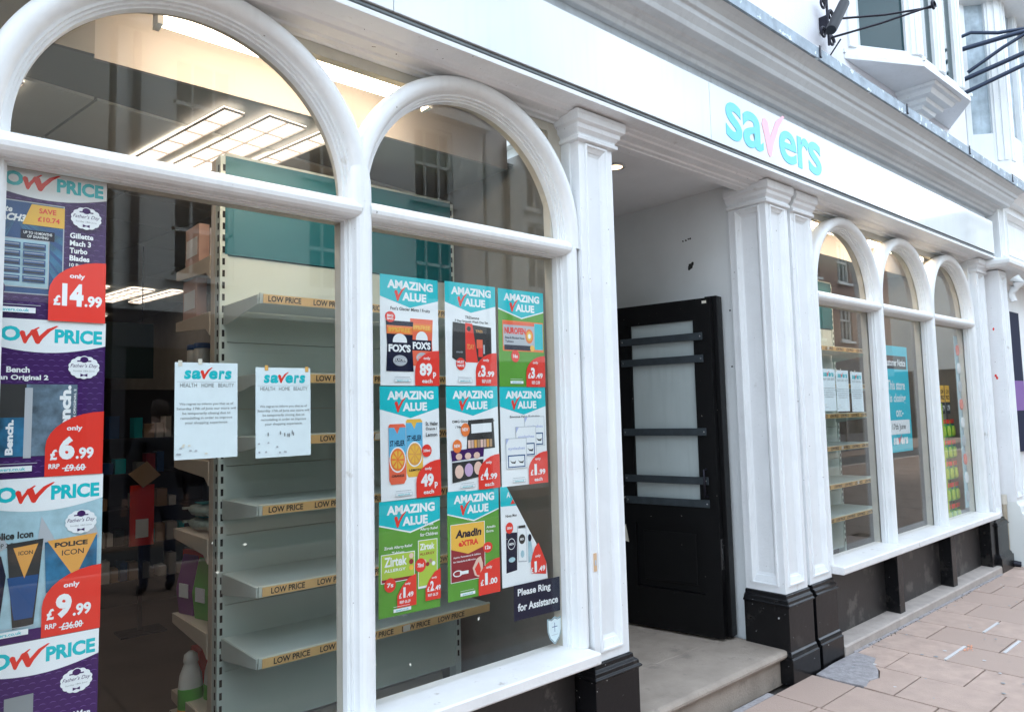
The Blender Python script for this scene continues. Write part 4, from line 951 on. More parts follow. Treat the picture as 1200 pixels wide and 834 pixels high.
# the prints face the street (-y); the root sits on the inner face of the glass
def amazing(x, z, w_, h_, label, bg, draw, price, tilt=0, cut=False, badge=True):
    o = root('bargain_poster', (x, YP, z), label, 'poster', 'amazing value posters in the left window', ry=tilt)
    u = w_/100; H_ = h_/u
    if cut:
        MB().extrude([(0, 0), (w_, 0), (w_*.98, h_*.16), (w_*.13, h_), (0, h_)], 'y', 0, .0008, bg).build('sheet', o, local=True)
    else: MB().box(0, w_, 0, .0008, 0, h_, bg).build('sheet', o, local=True)
    p = Print(o, u)
    if cut:
        p.poly('header_band', 'teal', [(0, H_), (13, H_), (33.5, H_*.8-1), (0, H_*.8)])
        p.txt('heading', 'white_ink', 'A', 13, H_-19, 8, 9, .03)
        p.poly('heading', 'red', [(21, H_-30), (26, H_-22), (31, H_-30)])
    else:
        if bg != 'paper': p.poly('header_band', 'white_ink', [(0, H_), (100, H_), (100, H_*.8-2), (50, H_*.715-2), (0, H_*.8-2)])
        p.poly('header_band', 'teal', [(0, H_), (100, H_), (100, H_*.8), (50, H_*.715), (0, H_*.8)])
        p.txt('heading', 'white_ink', 'AMAZING', 12, H_-19, 79, 12.5, .045)
        p.txt('heading', 'white_ink', 'ALUE', 37, H_-35.5, 42, 12.5, .045)
        p.poly('tick', 'red', [(a, b) for a, b in check_pts(24, 43, H_-37, H_-16)])
    draw(p, H_)
    if badge:
        bw = 43; x0 = 100-bw; hb = 52
        pts = [(x0, 0), (100, 0), (100, hb)]+[(100-bw*math.sin(t*math.pi/2/7)**1.0, hb*.42+hb*.58*math.cos(t*math.pi/2/7)) for t in range(1, 8)]
        if cut: pts = [(x0+5, 14), (96, 8), (97, 27), (80, 62), (72, 55), (66, 44), (62, 32)]
        p.poly('price_badge', 'red', pts)
        a, b_, c_ = price
        big = .1
        if b_ == 'p':
            p.txt('price', 'white_ink', a, x0+8, 14, 22, 19, .05); p.txt('price', 'white_ink', 'p', x0+31.5, 11, 5.5, 9, .04)
        else:
            p.txt('price', 'white_ink', '£', x0+4, 14, 6, 9, .03); p.txt('price', 'white_ink', a, x0+(10.5 if a != '1' else 12.5), 14, 9 if a != '1' else 5.5, 18, .045); p.txt('price', 'white_ink', '.'+b_, x0+21, 14, 16, 9, .035)
        p.txt('price', 'white_ink', 'only', x0+15, 37, 12, 5.5, .02)
        if c_: p.txt('price', 'white_ink', c_, x0+12, 4, 18, 6, .02)
    if not cut:
        p.rect('footer_print', 'paper' if bg != 'paper' else 'mid_grey', 22, 5, 28, 4.5); p.rect('footer_print', 'paper', 22.5, 5.5, 27, 3.5); p.txt('footer_print', 'teal', 'savers.co.uk', 26, 6, 20, 2.6, .02)
        p.rect('footer_print', 'print_grey' if bg == 'paper' else 'white_ink', 22, 12, 26, .5)
    p.done(); return o
class ZS_:
    def __init__(s, p, a, b): s.p, s.a, s.b = p, a, b
    def poly(s, q, m, pts): s.p.poly(q, m, [(x, s.b+z*s.a) for x, z in pts])
    def rect(s, q, m, x, z, w, h): s.p.rect(q, m, x, s.b+z*s.a, w, h*s.a)
    def ell(s, q, m, cx, cz, rx, rz=None, **k): s.p.ell(q, m, cx, s.b+cz*s.a, rx, (rz or rx)*s.a, **k)
    def txt(s, q, m, t, x, z, w=None, h=None, bold=.02, **k): s.p.txt(q, m, t, x, s.b+z*s.a, w, h*s.a, bold, **k)
def d_mints(p, H):
    p.txt('caption', 'print_black', "Fox's Glacier Mints / Fruits", 17, H-50, 68, 5, .02)
    p = ZS_(p, .86, 3)
    for (x, z, w_, h_, body, top) in ((50, 48, 40, 68, 'coral', 'coral'), (9, 18, 46, 88-18+18, 'navy', 'navy')):
        zt = 110 if body == 'coral' else 104
        z0 = 30 if body == 'coral' else 20
        p.poly('product_picture', body, [(x, z0), (x+w_, z0), (x+w_-2, (z0+zt)/2), (x+w_, zt), (x, zt), (x+2, (z0+zt)/2)])
        p.rect('product_picture', 'orange', x+1, zt-22, w_-2, 14); p.txt('product_picture', 'yellow', '89%FREE', x+4, zt-19, w_-9, 8, .03)
        p.ell('product_picture', 'paper', x+w_/2, zt-34, w_*.26, 13); p.rect('product_picture', 'navy', x+3, zt-54, w_-6, 18)
        p.txt('product_picture', 'white_ink', "FOX'S", x+4, zt-52, w_-9, 13, .05)
        p.ell('product_picture', 'mid_grey', x+w_/2, zt-66, w_*.26, 9); p.rect('product_picture', 'navy' if body == 'navy' else 'coral', x+w_*.3, zt-68, w_*.4, 5); p.txt('product_picture', 'white_ink', 'GLACIER', x+w_*.28, zt-67, w_*.44, 4, .02)
    p.ell('sticker', 'red', 16, 110, 8.5, 9); p.txt('sticker', 'white_ink', 'BIG', 11, 110, 10, 4, .03); p.txt('sticker', 'white_ink', 'BAG', 11, 105, 10, 4, .03)
def d_hair(p, H):
    p.txt('caption', 'print_black', 'TRESemme', 38, H-55, 28, 4.5, .02); p.txt('caption', 'print_black', '7 Day Smooth Wash Day Set', 18, H-62, 66, 4.8, .02)
    p.poly('product_picture', 'print_black', [(12, 42), (14, 97), (90, 92), (90, 50), (60, 36), (20, 38)])
    p.poly('product_picture', 'red', [(38, 36), (62, 36), (52, 96), (38, 97)]); p.ell('product_picture', 'print_black', 45, 88, 4); p.txt('product_picture', 'gold', '7DAY', 41, 56, 14, 8, .01)
    p.rect('product_picture', 'coral', 60, 58, 12, 14); p.rect('product_picture', 'red', 63, 45, 9, 14); p.rect('product_picture', 'mid_grey', 73, 50, 3, 14)
    p.txt('product_picture', 'gold', 'TRES', 58, 83, 14, 4, .01); p.txt('product_picture', 'mid_grey', 'smooth', 20, 50, 12, 3, .01)
    p.ell('sticker', 'red', 28, 33, 9, 9.5); p.txt('sticker', 'white_ink', 'MUST', 21.5, 34, 13, 4, .03); p.txt('sticker', 'white_ink', 'HAVE', 21.5, 28.5, 13, 4, .03)
def d_cold(p, H):
    p.txt('caption', 'white_ink', 'Nurofen', 40, H-66, 22, 4.5, .02); p.txt('caption', 'white_ink', 'Sinus & Blocked Nose Tablets', 12, H-74, 78, 5, .02)
    p.rect('product_picture', 'orange', 8, 58, 90, 50); p.rect('product_picture', 'mid_grey', 9.5, 66, 70, 36); p.rect('product_picture', 'coral', 9.5, 101, 70, 5); p.rect('product_picture', 'teal', 78, 62, 19, 44)
    p.ell('product_picture', 'paper', 92, 84, 12, 20, n=14) if False else None
    p.txt('product_picture', 'red', 'NUROFEN', 12, 86, 46, 11, .05); p.txt('product_picture', 'navy', 'Sinus & Blocked Nose', 13, 78, 42, 4, .02); p.txt('product_picture', 'navy', 'Tablets', 13, 72, 18, 3.6, .02)
    p.ell('product_picture', 'orange', 66, 84, 9, 12); p.ell('product_picture', 'yellow', 66, 84, 6, 8); p.ell('product_picture', 'paper', 66, 84, 3, 4); p.rect('product_picture', 'navy', 11, 60, 64, 8); p.ell('product_picture', 'yellow', 72, 64, 5)
    p.ell('sticker', 'red', 34, 50, 9, 10); p.txt('sticker', 'white_ink', '16s', 29, 47, 10, 6, .03)
def d_cans(p, H):
    for (x, z0, z1, body, band) in ((42, 30, 112, 'yellow', 'yellow'), (13, 22, 106, 'coral', 'orange')):
        p.poly('product_picture', body, [(x+3, z0), (x+24, z0), (x+28, z0+6), (x+28, z1-3), (x+25, z1), (x+2, z1), (x, z1-3), (x, z0+6)])
        p.poly('product_picture', 'skyblue', [(x, z1-46), (x+28, z1-46), (x+28, z1-5), (x+18, z1-5), (x+14, z1-14), (x+9, z1-5), (x, z1-5)])
        p.txt('product_picture', 'navy', 'ST HELIER', x+2, z1-31, 24, 8, .03)
        p.ell('product_picture', 'paper', x+14, z1-50, 13.5, 18); p.ell('product_picture', 'orange' if body == 'coral' else 'gold', x+14, z1-50, 12, 16)
        for k in range(8):
            a = k*math.pi/4; p.poly('product_picture', 'yellow', [(x+14+1.5*math.cos(a+.25), z1-50+2*math.sin(a+.25)), (x+14+10*math.cos(a+.08), z1-50+13*math.sin(a+.08)), (x+14+10*math.cos(a+.62), z1-50+13*math.sin(a+.62))])
        p.txt('product_picture', 'print_black', 'ORANGE' if body == 'coral' else 'LEMON', x+4, z1-74, 20, 3.4, .02)
    for k, t in enumerate(('St. Helier', 'Orange /', 'Lemon')): p.txt('caption', 'print_black', t, 75, H-57-k*8, 20 if k else 22, 5.5, .02)
    p.ell('sticker', 'red', 76, 66, 8.5, 9); p.txt('sticker', 'white_ink', '330ml', 70, 64, 12, 4, .03)
def d_palette(p, H):
    p.txt('caption', 'print_black', 'OMG Glow It Highlighter Palette', 10, H-56, 82, 5, .02); p.txt('caption', 'print_black', '/ Natural Eyeshadow Palette', 16, H-64, 70, 5, .02)
    p.poly('product_picture', 'print_black', [(36, 60), (92, 62), (90, 108), (40, 106)]); p.poly('product_picture', 'paper', [(46, 86), (86, 87), (86, 101), (46, 100)])
    for k in range(8): p.rect('product_picture', ['skin_pale', 'card_pink', 'gold', 'cardboard'][k % 4], 39+k*6, 64, 5, 12)
    p.poly('product_picture', 'purple_print', [(8, 46), (68, 50), (70, 64), (6, 62)]); p.poly('product_picture', 'print_black', [(8, 14), (62, 20), (68, 46), (8, 44)])
    for k in range(3):
        p.ell('product_picture', 'skin_pale', 21+k*17, 52.5, 6, 5); p.ell('product_picture', ['skin_pale', 'violet', 'skin_pale'][k], 21+k*18, 30+k*1.5, 8, 10)
    for (a, b) in ((34, 92), (18, 68)): p.ell('sticker', 'orange', a, b, 8.5, 10); p.txt('sticker', 'white_ink', 'NEW', a-5.5, b-2, 11, 5, .03)
def d_lash(p, H):
    p.txt('caption', 'print_black', 'Envogue False Eyelashes', 20, H-51, 66, 4.6, .02)
    for (x, z) in ((52, 62), (32, 46), (10, 28)):
        p.poly('product_picture', 'mid_grey', [(x-1, z-1), (x+44, z-1), (x+44, z+48), (x-1, z+48)]); p.poly('product_picture', 'paper', [(x, z), (x+43, z), (x+43, z+47), (x, z+47)]); p.poly('product_picture', 'peri', [(x, z+47), (x+6, z+47), (x, z+38)])
        p.txt('product_picture', 'peri', 'eyelashes', x+4, z+28, 36, 6, .02); p.rect('product_picture', 'deepblue', x+3, z+1, 37, 20); p.rect('product_picture', 'paper', x+5, z+3, 33, 16)
        for s in (0, 17): p.poly('product_picture', 'print_black', [(x+7+s, z+13), (x+11+s, z+8), (x+18+s, z+7), (x+20+s, z+12), (x+16+s, z+10), (x+11+s, z+10.5)])
def d_zir(p, H):
    p.txt('caption', 'white_ink', 'Zirtek Allergy Relief', 8, 88, 45, 4.8, .02); p.txt('caption', 'white_ink', 'Tablets', 20, 81, 20, 4.6, .02)
    for k, t in enumerate(('Zirtek', 'Allergy Relief', 'for Children')): p.txt('caption', 'white_ink', t, 66 if k else 73, 115-k*7, 30 if k else 16, 4.6, .02)
    p.rect('product_picture', 'paper', 3, 45, 54, 38); p.rect('product_picture', 'lime', 4, 49, 52, 33); p.rect('product_picture', 'maroon', 4, 46, 52, 4); p.txt('product_picture', 'white_ink', 'Zirtek', 8, 66, 36, 13, .03); p.txt('product_picture', 'white_ink', 'ALLERGY', 8, 59, 34, 4, .02)
    for k, m_ in enumerate(('skin_pale', 'maroon', 'yellow')): p.ell('product_picture', m_, 51, 77-k*8, 3.6)
    p.rect('product_picture', 'paper', 62, 30, 33, 66); p.rect('product_picture', 'lime', 63, 33, 31, 62); p.txt('product_picture', 'white_ink', 'Zirtek', 65, 82, 25, 9, .03); p.txt('product_picture', 'maroon', 'ALLERGY', 65, 75, 25, 3.5, .02)
    for k in range(4): p.ell('product_picture', ['skin_pale', 'maroon', 'cardboard', 'paper'][k], 73+k*5, 66-k % 2*4, 3)
    for (a, b, t) in ((17, 42, '7s'), (66, 62, '70ml')): p.ell('sticker', 'red', a, b, 9, 9.5); p.txt('sticker', 'white_ink', t, a-5, b-3, 10, 6, .03)
    for (x0, z0, w_, a, b_) in ((28, 10, 31, '1', '49'), (74, 12, 26, '2', '49')):
        p.poly('price_badge', 'red', [(x0, z0), (x0+w_, z0), (x0+w_, z0+42), (x0+w_*.6, z0+38), (x0+w_*.25, z0+28), (x0, z0+16)])
        p.txt('price', 'white_ink', '£', x0+3, z0+12, 4, 7, .03); p.txt('price', 'white_ink', a, x0+(8 if a != '1' else 9.5), z0+12, 6 if a != '1' else 3.8, 14, .045); p.txt('price', 'white_ink', '.'+b_, x0+15, z0+12, 11, 7, .03); p.txt('price', 'white_ink', 'only', x0+w_*.4, z0+28, 9, 4, .02); p.txt('price', 'white_ink', 'RRP £6.29', x0+4, z0+5, 17, 4, .02)
def d_anadin(p, H):
    p = ZS_(p, .80, 3)
    p.rect('product_picture', 'white_ink', 5, 29, 66, 106); p.rect('product_picture', 'maroon', 6, 30, 64, 104); p.poly('product_picture', 'yellow', [(6, 134), (70, 134), (70, 88), (38, 78), (6, 90)])
    p.txt('product_picture', 'navy', 'Anadin', 14, 109, 50, 15, .045, shear=.15); p.txt('product_picture', 'red', 'eXTRA', 20, 93, 38, 11, .05)
    p.txt('product_picture', 'white_ink', 'Aspirin, Paracetamol & Caffeine', 10, 72, 52, 4, .02); p.txt('product_picture', 'white_ink', 'for Headache & Migraine', 10, 64, 42, 4, .02)
    p.ell('product_picture', 'white_ink', 18, 45, 9, 6); p.ell('product_picture', 'maroon', 18, 45, 7, 4); p.rect('product_picture', 'white_ink', 22, 42, 16, 6)
    p.poly('product_picture', 'skin_pale', [(50, 36), (46, 50), (54, 66), (62, 70), (66, 56), (66, 34), (60, 30)]); p.poly('product_picture', 'red', [(54, 36), (50, 48), (58, 60), (62, 46), (60, 34)])
    p.txt('caption', 'white_ink', 'Anadin', 74, 120, 18, 4.6, .02); p.txt('caption', 'white_ink', 'Extra', 74, 112, 14, 4.6, .02)
    p.ell('sticker', 'red', 76, 84, 9.5, 10); p.txt('sticker', 'white_ink', '12s', 70.5, 80.5, 11, 7, .03)
def d_wash(p, H):
    p.txt('caption', 'print_black', 'Nivea Men', 10, 110, 24, 4.6, .02)
    p.poly('product_picture', 'navy', [(9, 22), (32, 24), (34, 84), (10, 86)]); p.poly('product_picture', 'mid_grey', [(35, 36), (54, 34), (54, 92), (34, 94)]); p.poly('product_picture', 'paper', [(36, 38), (53, 36), (53, 88), (35, 90)]); p.rect('product_picture', 'print_black', 37, 90, 15, 4)
    p.ell('product_picture', 'paper', 21, 67, 8, 9); p.ell('product_picture', 'navy', 21, 67, 7, 8); p.txt('product_picture', 'white_ink', 'MEN', 16, 65, 10, 4, .03); p.ell('product_picture', 'print_black', 44, 72, 7, 8); p.txt('product_picture', 'white_ink', 'MEN', 40, 70, 8, 4, .02)
    p.ell('product_picture', 'paleblue', 21, 42, 7, 4); p.ell('product_picture', 'paleblue', 44, 48, 4, 6); p.poly('product_picture', 'paleblue', [(57, 32), (70, 34), (62, 76), (57, 78)])
    p.ell('product_picture', 'navy', 61, 72, 4, 6); p.ell('sticker', 'red', 17, 93, 8, 9); p.txt('sticker', 'white_ink', '250ml', 11.5, 91, 11, 4, .03)
A_ = R(.2)
amazing(1.432, 1.719, .271, .428, 'white bargain poster for mints at 89p, top left of the nine', 'paper', d_mints, ('89', 'p', 'each'))
amazing(1.737, 1.721, .271, .429, 'white bargain poster with a black and red gift set at £3.99, top middle', 'paper', d_hair, ('3', '99', 'RRP £4.99'))
amazing(2.022, 1.718, .270, .430, 'green bargain poster with an orange tablet box at £3.49, top right', 'green_print', d_cold, ('3', '49', 'RRP £3.99'))
amazing(1.430, 1.284, .271, .431, 'white bargain poster with two fruit drink cans at 49p, middle left', 'paper', d_cans, ('49', 'p', 'each'), tilt=R(-.4))
amazing(1.738, 1.288, .272, .429, 'white bargain poster with make-up palettes at £4.99, centre of the nine', 'paper', d_palette, ('4', '99', 'each'), tilt=R(-.5))
amazing(2.022, 1.289, .270, .428, 'white bargain poster with false eyelash packs at £1.99, middle right', 'paper', d_lash, ('1', '99', 'each'))
amazing(1.414, .860, .276, .424, 'green bargain poster with two allergy relief boxes, bottom left', 'green_print', d_zir, None, tilt=R(1.0), badge=False)
amazing(1.729, .862, .270, .432, 'green bargain poster with a yellow and maroon painkiller box at £1.00, bottom middle', 'green_print', d_anadin, ('1', '00', ''), tilt=R(.5))
amazing(2.012, .868, .264, .424, 'torn diagonal bargain poster with dark shower bottles, bottom right', 'paper', d_wash, ('1', '49', ''), cut=True)

def lowprice(x, z, w_, h_, label, body, draw, price, rrp, tilt=0):
    o = root('price_poster', (x, YP, z), label, 'poster', 'low price posters stacked at the left edge', ry=tilt)
    u = w_/100; H = h_/u
    MB().box(0, w_, 0, .0008, 0, h_, body).build('sheet', o, local=True); p = Print(o, u)
    if body == 'purple_print':
        for b in range(24):
            for a in range(12):
                cx = 6+a*8.2+(b % 2)*4; cz = 4+b*5.2
                if cx > 97: continue
                p.L = 2; p.mb('wave_pattern').face([((cx+dx)*u, -.00024, (cz+dz)*u) for dx, dz in ((-3, 0), (-1.6, 1.1), (0, 1.5), (1.6, 1.1), (3, 0), (1.5, .6), (0, .9), (-1.5, .6))], 'purple_light')
        p.mb('wave_pattern'); s_ = True
    p.L = 3
    n = 12; pts = [(0, H), (100, H)]+[(100-100*k/n, H-22-13*math.sin(math.pi*(.12+.76*k/n))+4) for k in range(n+1)]
    p.poly('header_band', 'paper', pts)
    p.txt('heading', 'teal', 'LO', 6, H-21, 24, 14, .045); p.txt('heading', 'teal', 'PRICE', 57, H-21.5, 40, 13.5, .045)
    p.poly('tick', 'red', check_pts(29, 45, H-23, H-7)); p.poly('tick', 'red', check_pts(37, 60, H-23, H-5))
    draw(p, H)
    # father's day badge
    if True:
        cx, cz = 82, H-44
        p.ell('scallop_badge', 'paper', cx, cz, 12.5, 10.5, bumps=14); p.ell('scallop_badge', 'purple_print', cx, cz+7.5, 3.5, 3); p.rect('scallop_badge', 'purple_print', cx-6, cz+5.5, 12, 1.2)
        p.txt('scallop_badge', 'purple_print', "Father's Day", cx-11.5, cz-1, 23, 4.5, .0, shear=.3); p.txt('scallop_badge', 'print_grey', 'Sunday 18th June', cx-9, cz-4.5, 18, 1.8, .0)
        p.poly('scallop_badge', 'purple_print', [(cx-3, cz-9), (cx, cz-7.8), (cx+3, cz-9), (cx+3, cz-6), (cx, cz-7.2), (cx-3, cz-6)])
    if price:
        bw = 48; x0 = 100-bw; hb = 60
        p.poly('price_badge', 'red', [(x0, 0), (100, 0), (100, hb)]+[(100-bw*math.sin(t*math.pi/2/8), hb*.45+hb*.55*math.cos(t*math.pi/2/8)) for t in range(1, 9)])
        a, b_ = price; wa = 18 if len(a) == 2 else 13
        p.txt('price', 'white_ink', 'only', x0+17, 41, 13, 6, .03); p.txt('price', 'white_ink', '£', x0+4, 15, 6, 10, .04); p.txt('price', 'white_ink', a, x0+11, 15, wa, 22, .055); p.txt('price', 'white_ink', '.'+b_, x0+12+wa, 15, 15, 11, .04)
        if rrp: p.txt('price', 'white_ink', 'RRP', x0+3, 7, 9, 4.5, .03); p.txt('price', 'white_ink', rrp, x0+16, 4, 17, 6.5, .03); p.rect('price', 'white_ink', x0+14, 6.5, 20, .9)
    p.rect('footer_print', 'paper', 10, 6, 32, 5); p.txt('footer_print', 'teal', 'savers.co.uk', 15, 7, 22, 3, .02); p.rect('footer_print', 'mid_grey', 10, 13, 36, .6)
    p.done()
def d_razor(p, H):
    p.rect('product_picture', 'mid_grey', -.0, 24, 64, 88); p.rect('product_picture', 'deepblue', 0, 25, 63, 86); 
    for k in range(5): p.poly('product_picture', 'blue_glow', [(25, 95), (63, 95-k*14), (63, 88-k*15)])
    for k in range(4): p.poly('product_picture', 'blue_glow', [(25, 95), (0, 88-k*16), (0, 80-k*17)])
    p.txt('product_picture', 'white_ink', 'Gillette', 2, 100, 20, 6, .03, shear=.2); p.txt('product_picture', 'white_ink', 'MACH3', 6, 92, 27, 7, .05, shear=.3)
    p.poly('product_picture', 'yellow', [(30, 90), (37, 110), (64, 110), (64, 90)]); p.txt('product_picture', 'red', 'SAVE', 43, 102, 14, 5, .03); p.txt('product_picture', 'red', '£10.74', 42, 94, 18, 5, .03)
    p.rect('product_picture', 'navy', 29, 76, 27, 9); p.txt('product_picture', 'white_ink', 'UP TO 10 MONTHS', 31, 81, 23, 2.6, .02); p.txt('product_picture', 'white_ink', 'OF SHAVING', 34, 77.5, 17, 2.6, .02)
    p.rect('product_picture', 'mid_grey', 8, 30, 44, 46); p.rect('product_picture', 'paleblue', 9, 31, 42, 44)
    for a in range(2):
        for b in range(5): p.rect('product_picture', 'deepblue', 11+a*20, 35+b*7.8, 18, 6); p.rect('product_picture', 'print_black', 12+a*20, 36+b*7.8, 16, 1.5); p.rect('product_picture', 'mid_grey', 12+a*20, 39+b*7.8, 16, .8)
    p.ell('sticker', 'purple_print', 7, 28, 11, 11); p.ell('sticker', 'white_ink', 7, 28, 9.5, 9.5); p.txt('sticker', 'print_black', '10', 3, 28, 8, 5, .03); p.txt('sticker', 'print_black', 'PACK', 1, 22.5, 12, 4, .03)
    for k, t in enumerate(('Gillette', 'Mach 3', 'Turbo', 'Blades')): p.txt('caption', 'white_ink', t, 68.5, H-65-k*7.4, (20, 18, 15, 17)[k], 5.4, .035)
    p.txt('caption', 'white_ink', '10 Pack', 68.5, H-93, 14, 3.4, .01)
def d_bench(p, H):
    p.txt('caption', 'white_ink', 'Bench', 20, H-50, 18, 5.5, .035); p.txt('caption', 'white_ink', 'Urban Original 2', 3, H-58, 50, 6, .035); p.txt('caption', 'white_ink', '50ml EDT', 20, H-64.5, 17, 3.6, .02)
    p = ZS_(p, .85, 1)
    p.rect('product_picture', 'cloud_print', 35, 22, 42, 78); p.rect('product_picture', 'print_black', 5, 64, 31, 36); p.rect('product_picture', 'mid_grey', 35, 20, 6, 76)
    p.rect('product_picture', 'blue_glow', 3, 22, 32, 42); p.rect('product_picture', 'deepblue', 5, 24, 6, 36)
    p.txt('product_picture', 'white_ink', 'Bench.', 27, 24, 32, 7, .05, rot=math.pi/2); p.txt('product_picture', 'white_ink', 'Bench.', 72, 38, 52, 11, .05, rot=math.pi/2); p.txt('product_picture', 'white_ink', 'URBAN ORIGINAL 2', 76, 48, 40, 2.2, .02, rot=math.pi/2)
    p.ell('sticker', 'white_ink', 5, 76, 10, 9.5); p.txt('sticker', 'print_black', '50ml', 0, 76, 9, 4, .02); p.txt('sticker', 'print_black', 'EDT', 1, 71, 7, 3.4, .02)
    p.ell('sticker', 'white_ink', 5, 33, 11, 10.5); p.ell('sticker', 'purple_light', 5, 33, 10, 9.5); p.txt('sticker', 'white_ink', 'SAVE', 0, 34, 11, 4.5, .03); p.txt('sticker', 'white_ink', '£2.61', 0, 27, 12, 6, .03)
def d_police(p, H):
    for k in range(5): p.poly('product_picture', 'paleblue' if k % 2 else 'mid_grey', [(10+k*20, H-36), (26+k*18, H-60), (8+k*19, H-70)])
    p.txt('caption', 'print_black', 'Police Icon', 12, H-54, 32, 6.5, .035); p.txt('caption', 'print_black', '75ml EDP 2 Piece Gift Set', 4, H-61, 47, 4, .0)
    p.poly('product_picture', 'print_black', [(24, 88), (52, 90), (46, 14), (30, 12)]); p.poly('product_picture', 'deepblue', [(25, 58), (49, 58), (45, 20), (31, 20)]); p.poly('product_picture', 'gold', [(29, 84), (48, 86), (38, 56)])
    p.txt('product_picture', 'print_black', 'ICON', 33, 77, 11, 3.5, .02)
    p.poly('product_picture', 'blue_glow', [(55, 40), (96, 46), (96, 88), (53, 86)]); p.poly('product_picture', 'gold', [(55, 87), (96, 90), (78, 50)]); p.txt('product_picture', 'print_black', 'POLICE', 61, 80, 27, 4.6, .05); p.txt('product_picture', 'print_black', 'ICON', 67, 72, 18, 5, .01)
    p.poly('product_picture', 'navy', [(0, 16), (20, 18), (24, 60), (20, 78), (8, 82), (6, 60), (0, 52)]); p.poly('product_picture', 'gold', [(4, 20), (18, 20), (12, 12)])
    p.rect('product_picture', 'purple_print', 0, 0, 60, 10)
    p.ell('sticker', 'white_ink', 5, 74, 10, 10); p.txt('sticker', 'print_black', '75ml', 0, 74, 10, 4, .02); p.txt('sticker', 'print_black', 'EDP', 1, 69, 7, 3.4, .02)
def d_dkny(p, H):
    p.rect('product_picture', 'mid_grey', 6, 40, 26, 44); p.rect('product_picture', 'paper', 9, 82, 14, 12); p.rect('product_picture', 'print_grey', 26, 30, 22, 70); p.rect('product_picture', 'paper', 10, 44, 18, 34); p.txt('product_picture', 'print_black', 'DKNY', 12, 58, 14, 5, .02)
    p.txt('caption', 'white_ink', 'DKNY Men', 63, H-79, 31, 7, .04); p.txt('caption', 'white_ink', '30ml EDT', 63, H-87, 24, 4.5, .02)
lowprice(.200, 1.893, .298, .437, 'purple low price poster with razor cartridges at £14.99, topmost of its stack', 'purple_print', d_razor, ('14', '99'), None)
lowprice(.202, 1.458, .298, .437, 'purple low price poster with a blue scent bottle and box at £6.99', 'purple_print', d_bench, ('6', '99'), '£9.60', tilt=R(.2))
lowprice(.204, 1.022, .298, .435, 'pale blue low price poster with a triangle-fronted scent gift set at £9.99', 'paleblue', d_police, ('9', '99'), '£36.00', tilt=R(.1))
lowprice(.203, .584, .297, .436, 'purple low price poster with a grey scent box, lowest of its stack', 'purple_print', d_dkny, None, None)

def logo(p, part, x, z, w_, c1='teal', c2='red'):
    """the word savers with a tick for its v, about w_ wide"""
    k = w_/113.
    for t, a, b in (('s', 0, 16.5), ('a', 17.5, 39.5), ('e', 58, 79), ('r', 81, 96.5), ('s', 96, 113)):
        p.txt(part, c1, t, x+a*k, z, (b-a)*k, 21.5*k, .045, shear=.12)
    p.poly(part, c2, [(x+a, z+b) for a, b in check_pts(38*k, 67*k, 0, 29*k)])
NT = ('We regret to inform you that as of', 'Saturday 17th of June our store will', 'be temporarily closing due to', 'remodelling in order to improve', 'your shopping experience.')
def notice(x, z, w_, h_, label, tilt=0, smudge=False, grp='paper closing notices taped in the windows'):
    o = root('paper_notice', (x, YP+.001, z), label, 'notice', grp, ry=tilt); u = w_/100; H = h_/u
    MB().box(0, w_, 0, .0008, 0, h_, 'paper_notice').build('sheet', o, local=True); p = Print(o, u)
    logo(p, 'logo', 14, H-27, 76); p.rect('logo', 'mid_grey', 3, H-31.5, 94, .5)
    p.txt('subtitle', 'print_grey', 'HEALTH   HOME   BEAUTY', 8, H-40, 86, 6.5, -.008 if False else 0)
    for k, t in enumerate(NT): p.txt('body_text', 'print_grey', t, 50, H-70-k*7.6, (86, 94, 76, 82, 68)[k], 5, .01, center=True)
    if smudge:
        rnd = random.Random(5)
        for k in range(7): p.ell('ink_smudge', 'print_grey', 20+rnd.random()*50, H-112-rnd.random()*6, 1.2, 3.5, n=7)
        for k in range(8): p.ell('ink_smudge', 'mid_grey', 5+rnd.random()*60, 5+rnd.random()*22, 2, 1.6, n=7)
    else:
        rnd = random.Random(8)
        for k in range(10): p.ell('ink_smudge', 'mid_grey' if k % 3 else 'tape', 4+rnd.random()*45, 4+rnd.random()*20, 2.5, 1.5, n=8)
    p.done()
    for (a, b) in (((.05, .96), (.36, .98)) if not smudge else ((.16, .965), (.90, .955))):
        MB().box(w_*a, w_*a+.012, -.0012, -.0002, h_*b, h_*b+.018, 'amber_tape' if smudge else 'tape').build('tape', o, local=True)
    return o
notice(.698, 1.482, .195, .304, 'left of the two paper notices taped beside the shelving', tilt=R(-.3))
notice(.954, 1.473, .196, .303, 'smudged paper notice, right of the two taped beside the shelving', tilt=R(-.4), smudge=True)
notice(4.980, 1.566, .203, .298, 'narrow paper notice, left of three behind the first small arch', tilt=R(.3))
notice(5.198, 1.560, .203, .298, 'narrow paper notice, middle of three behind the first small arch', tilt=R(.3))
notice(5.440, 1.553, .200, .298, 'narrow paper notice, right of three behind the first small arch', tilt=R(.5))

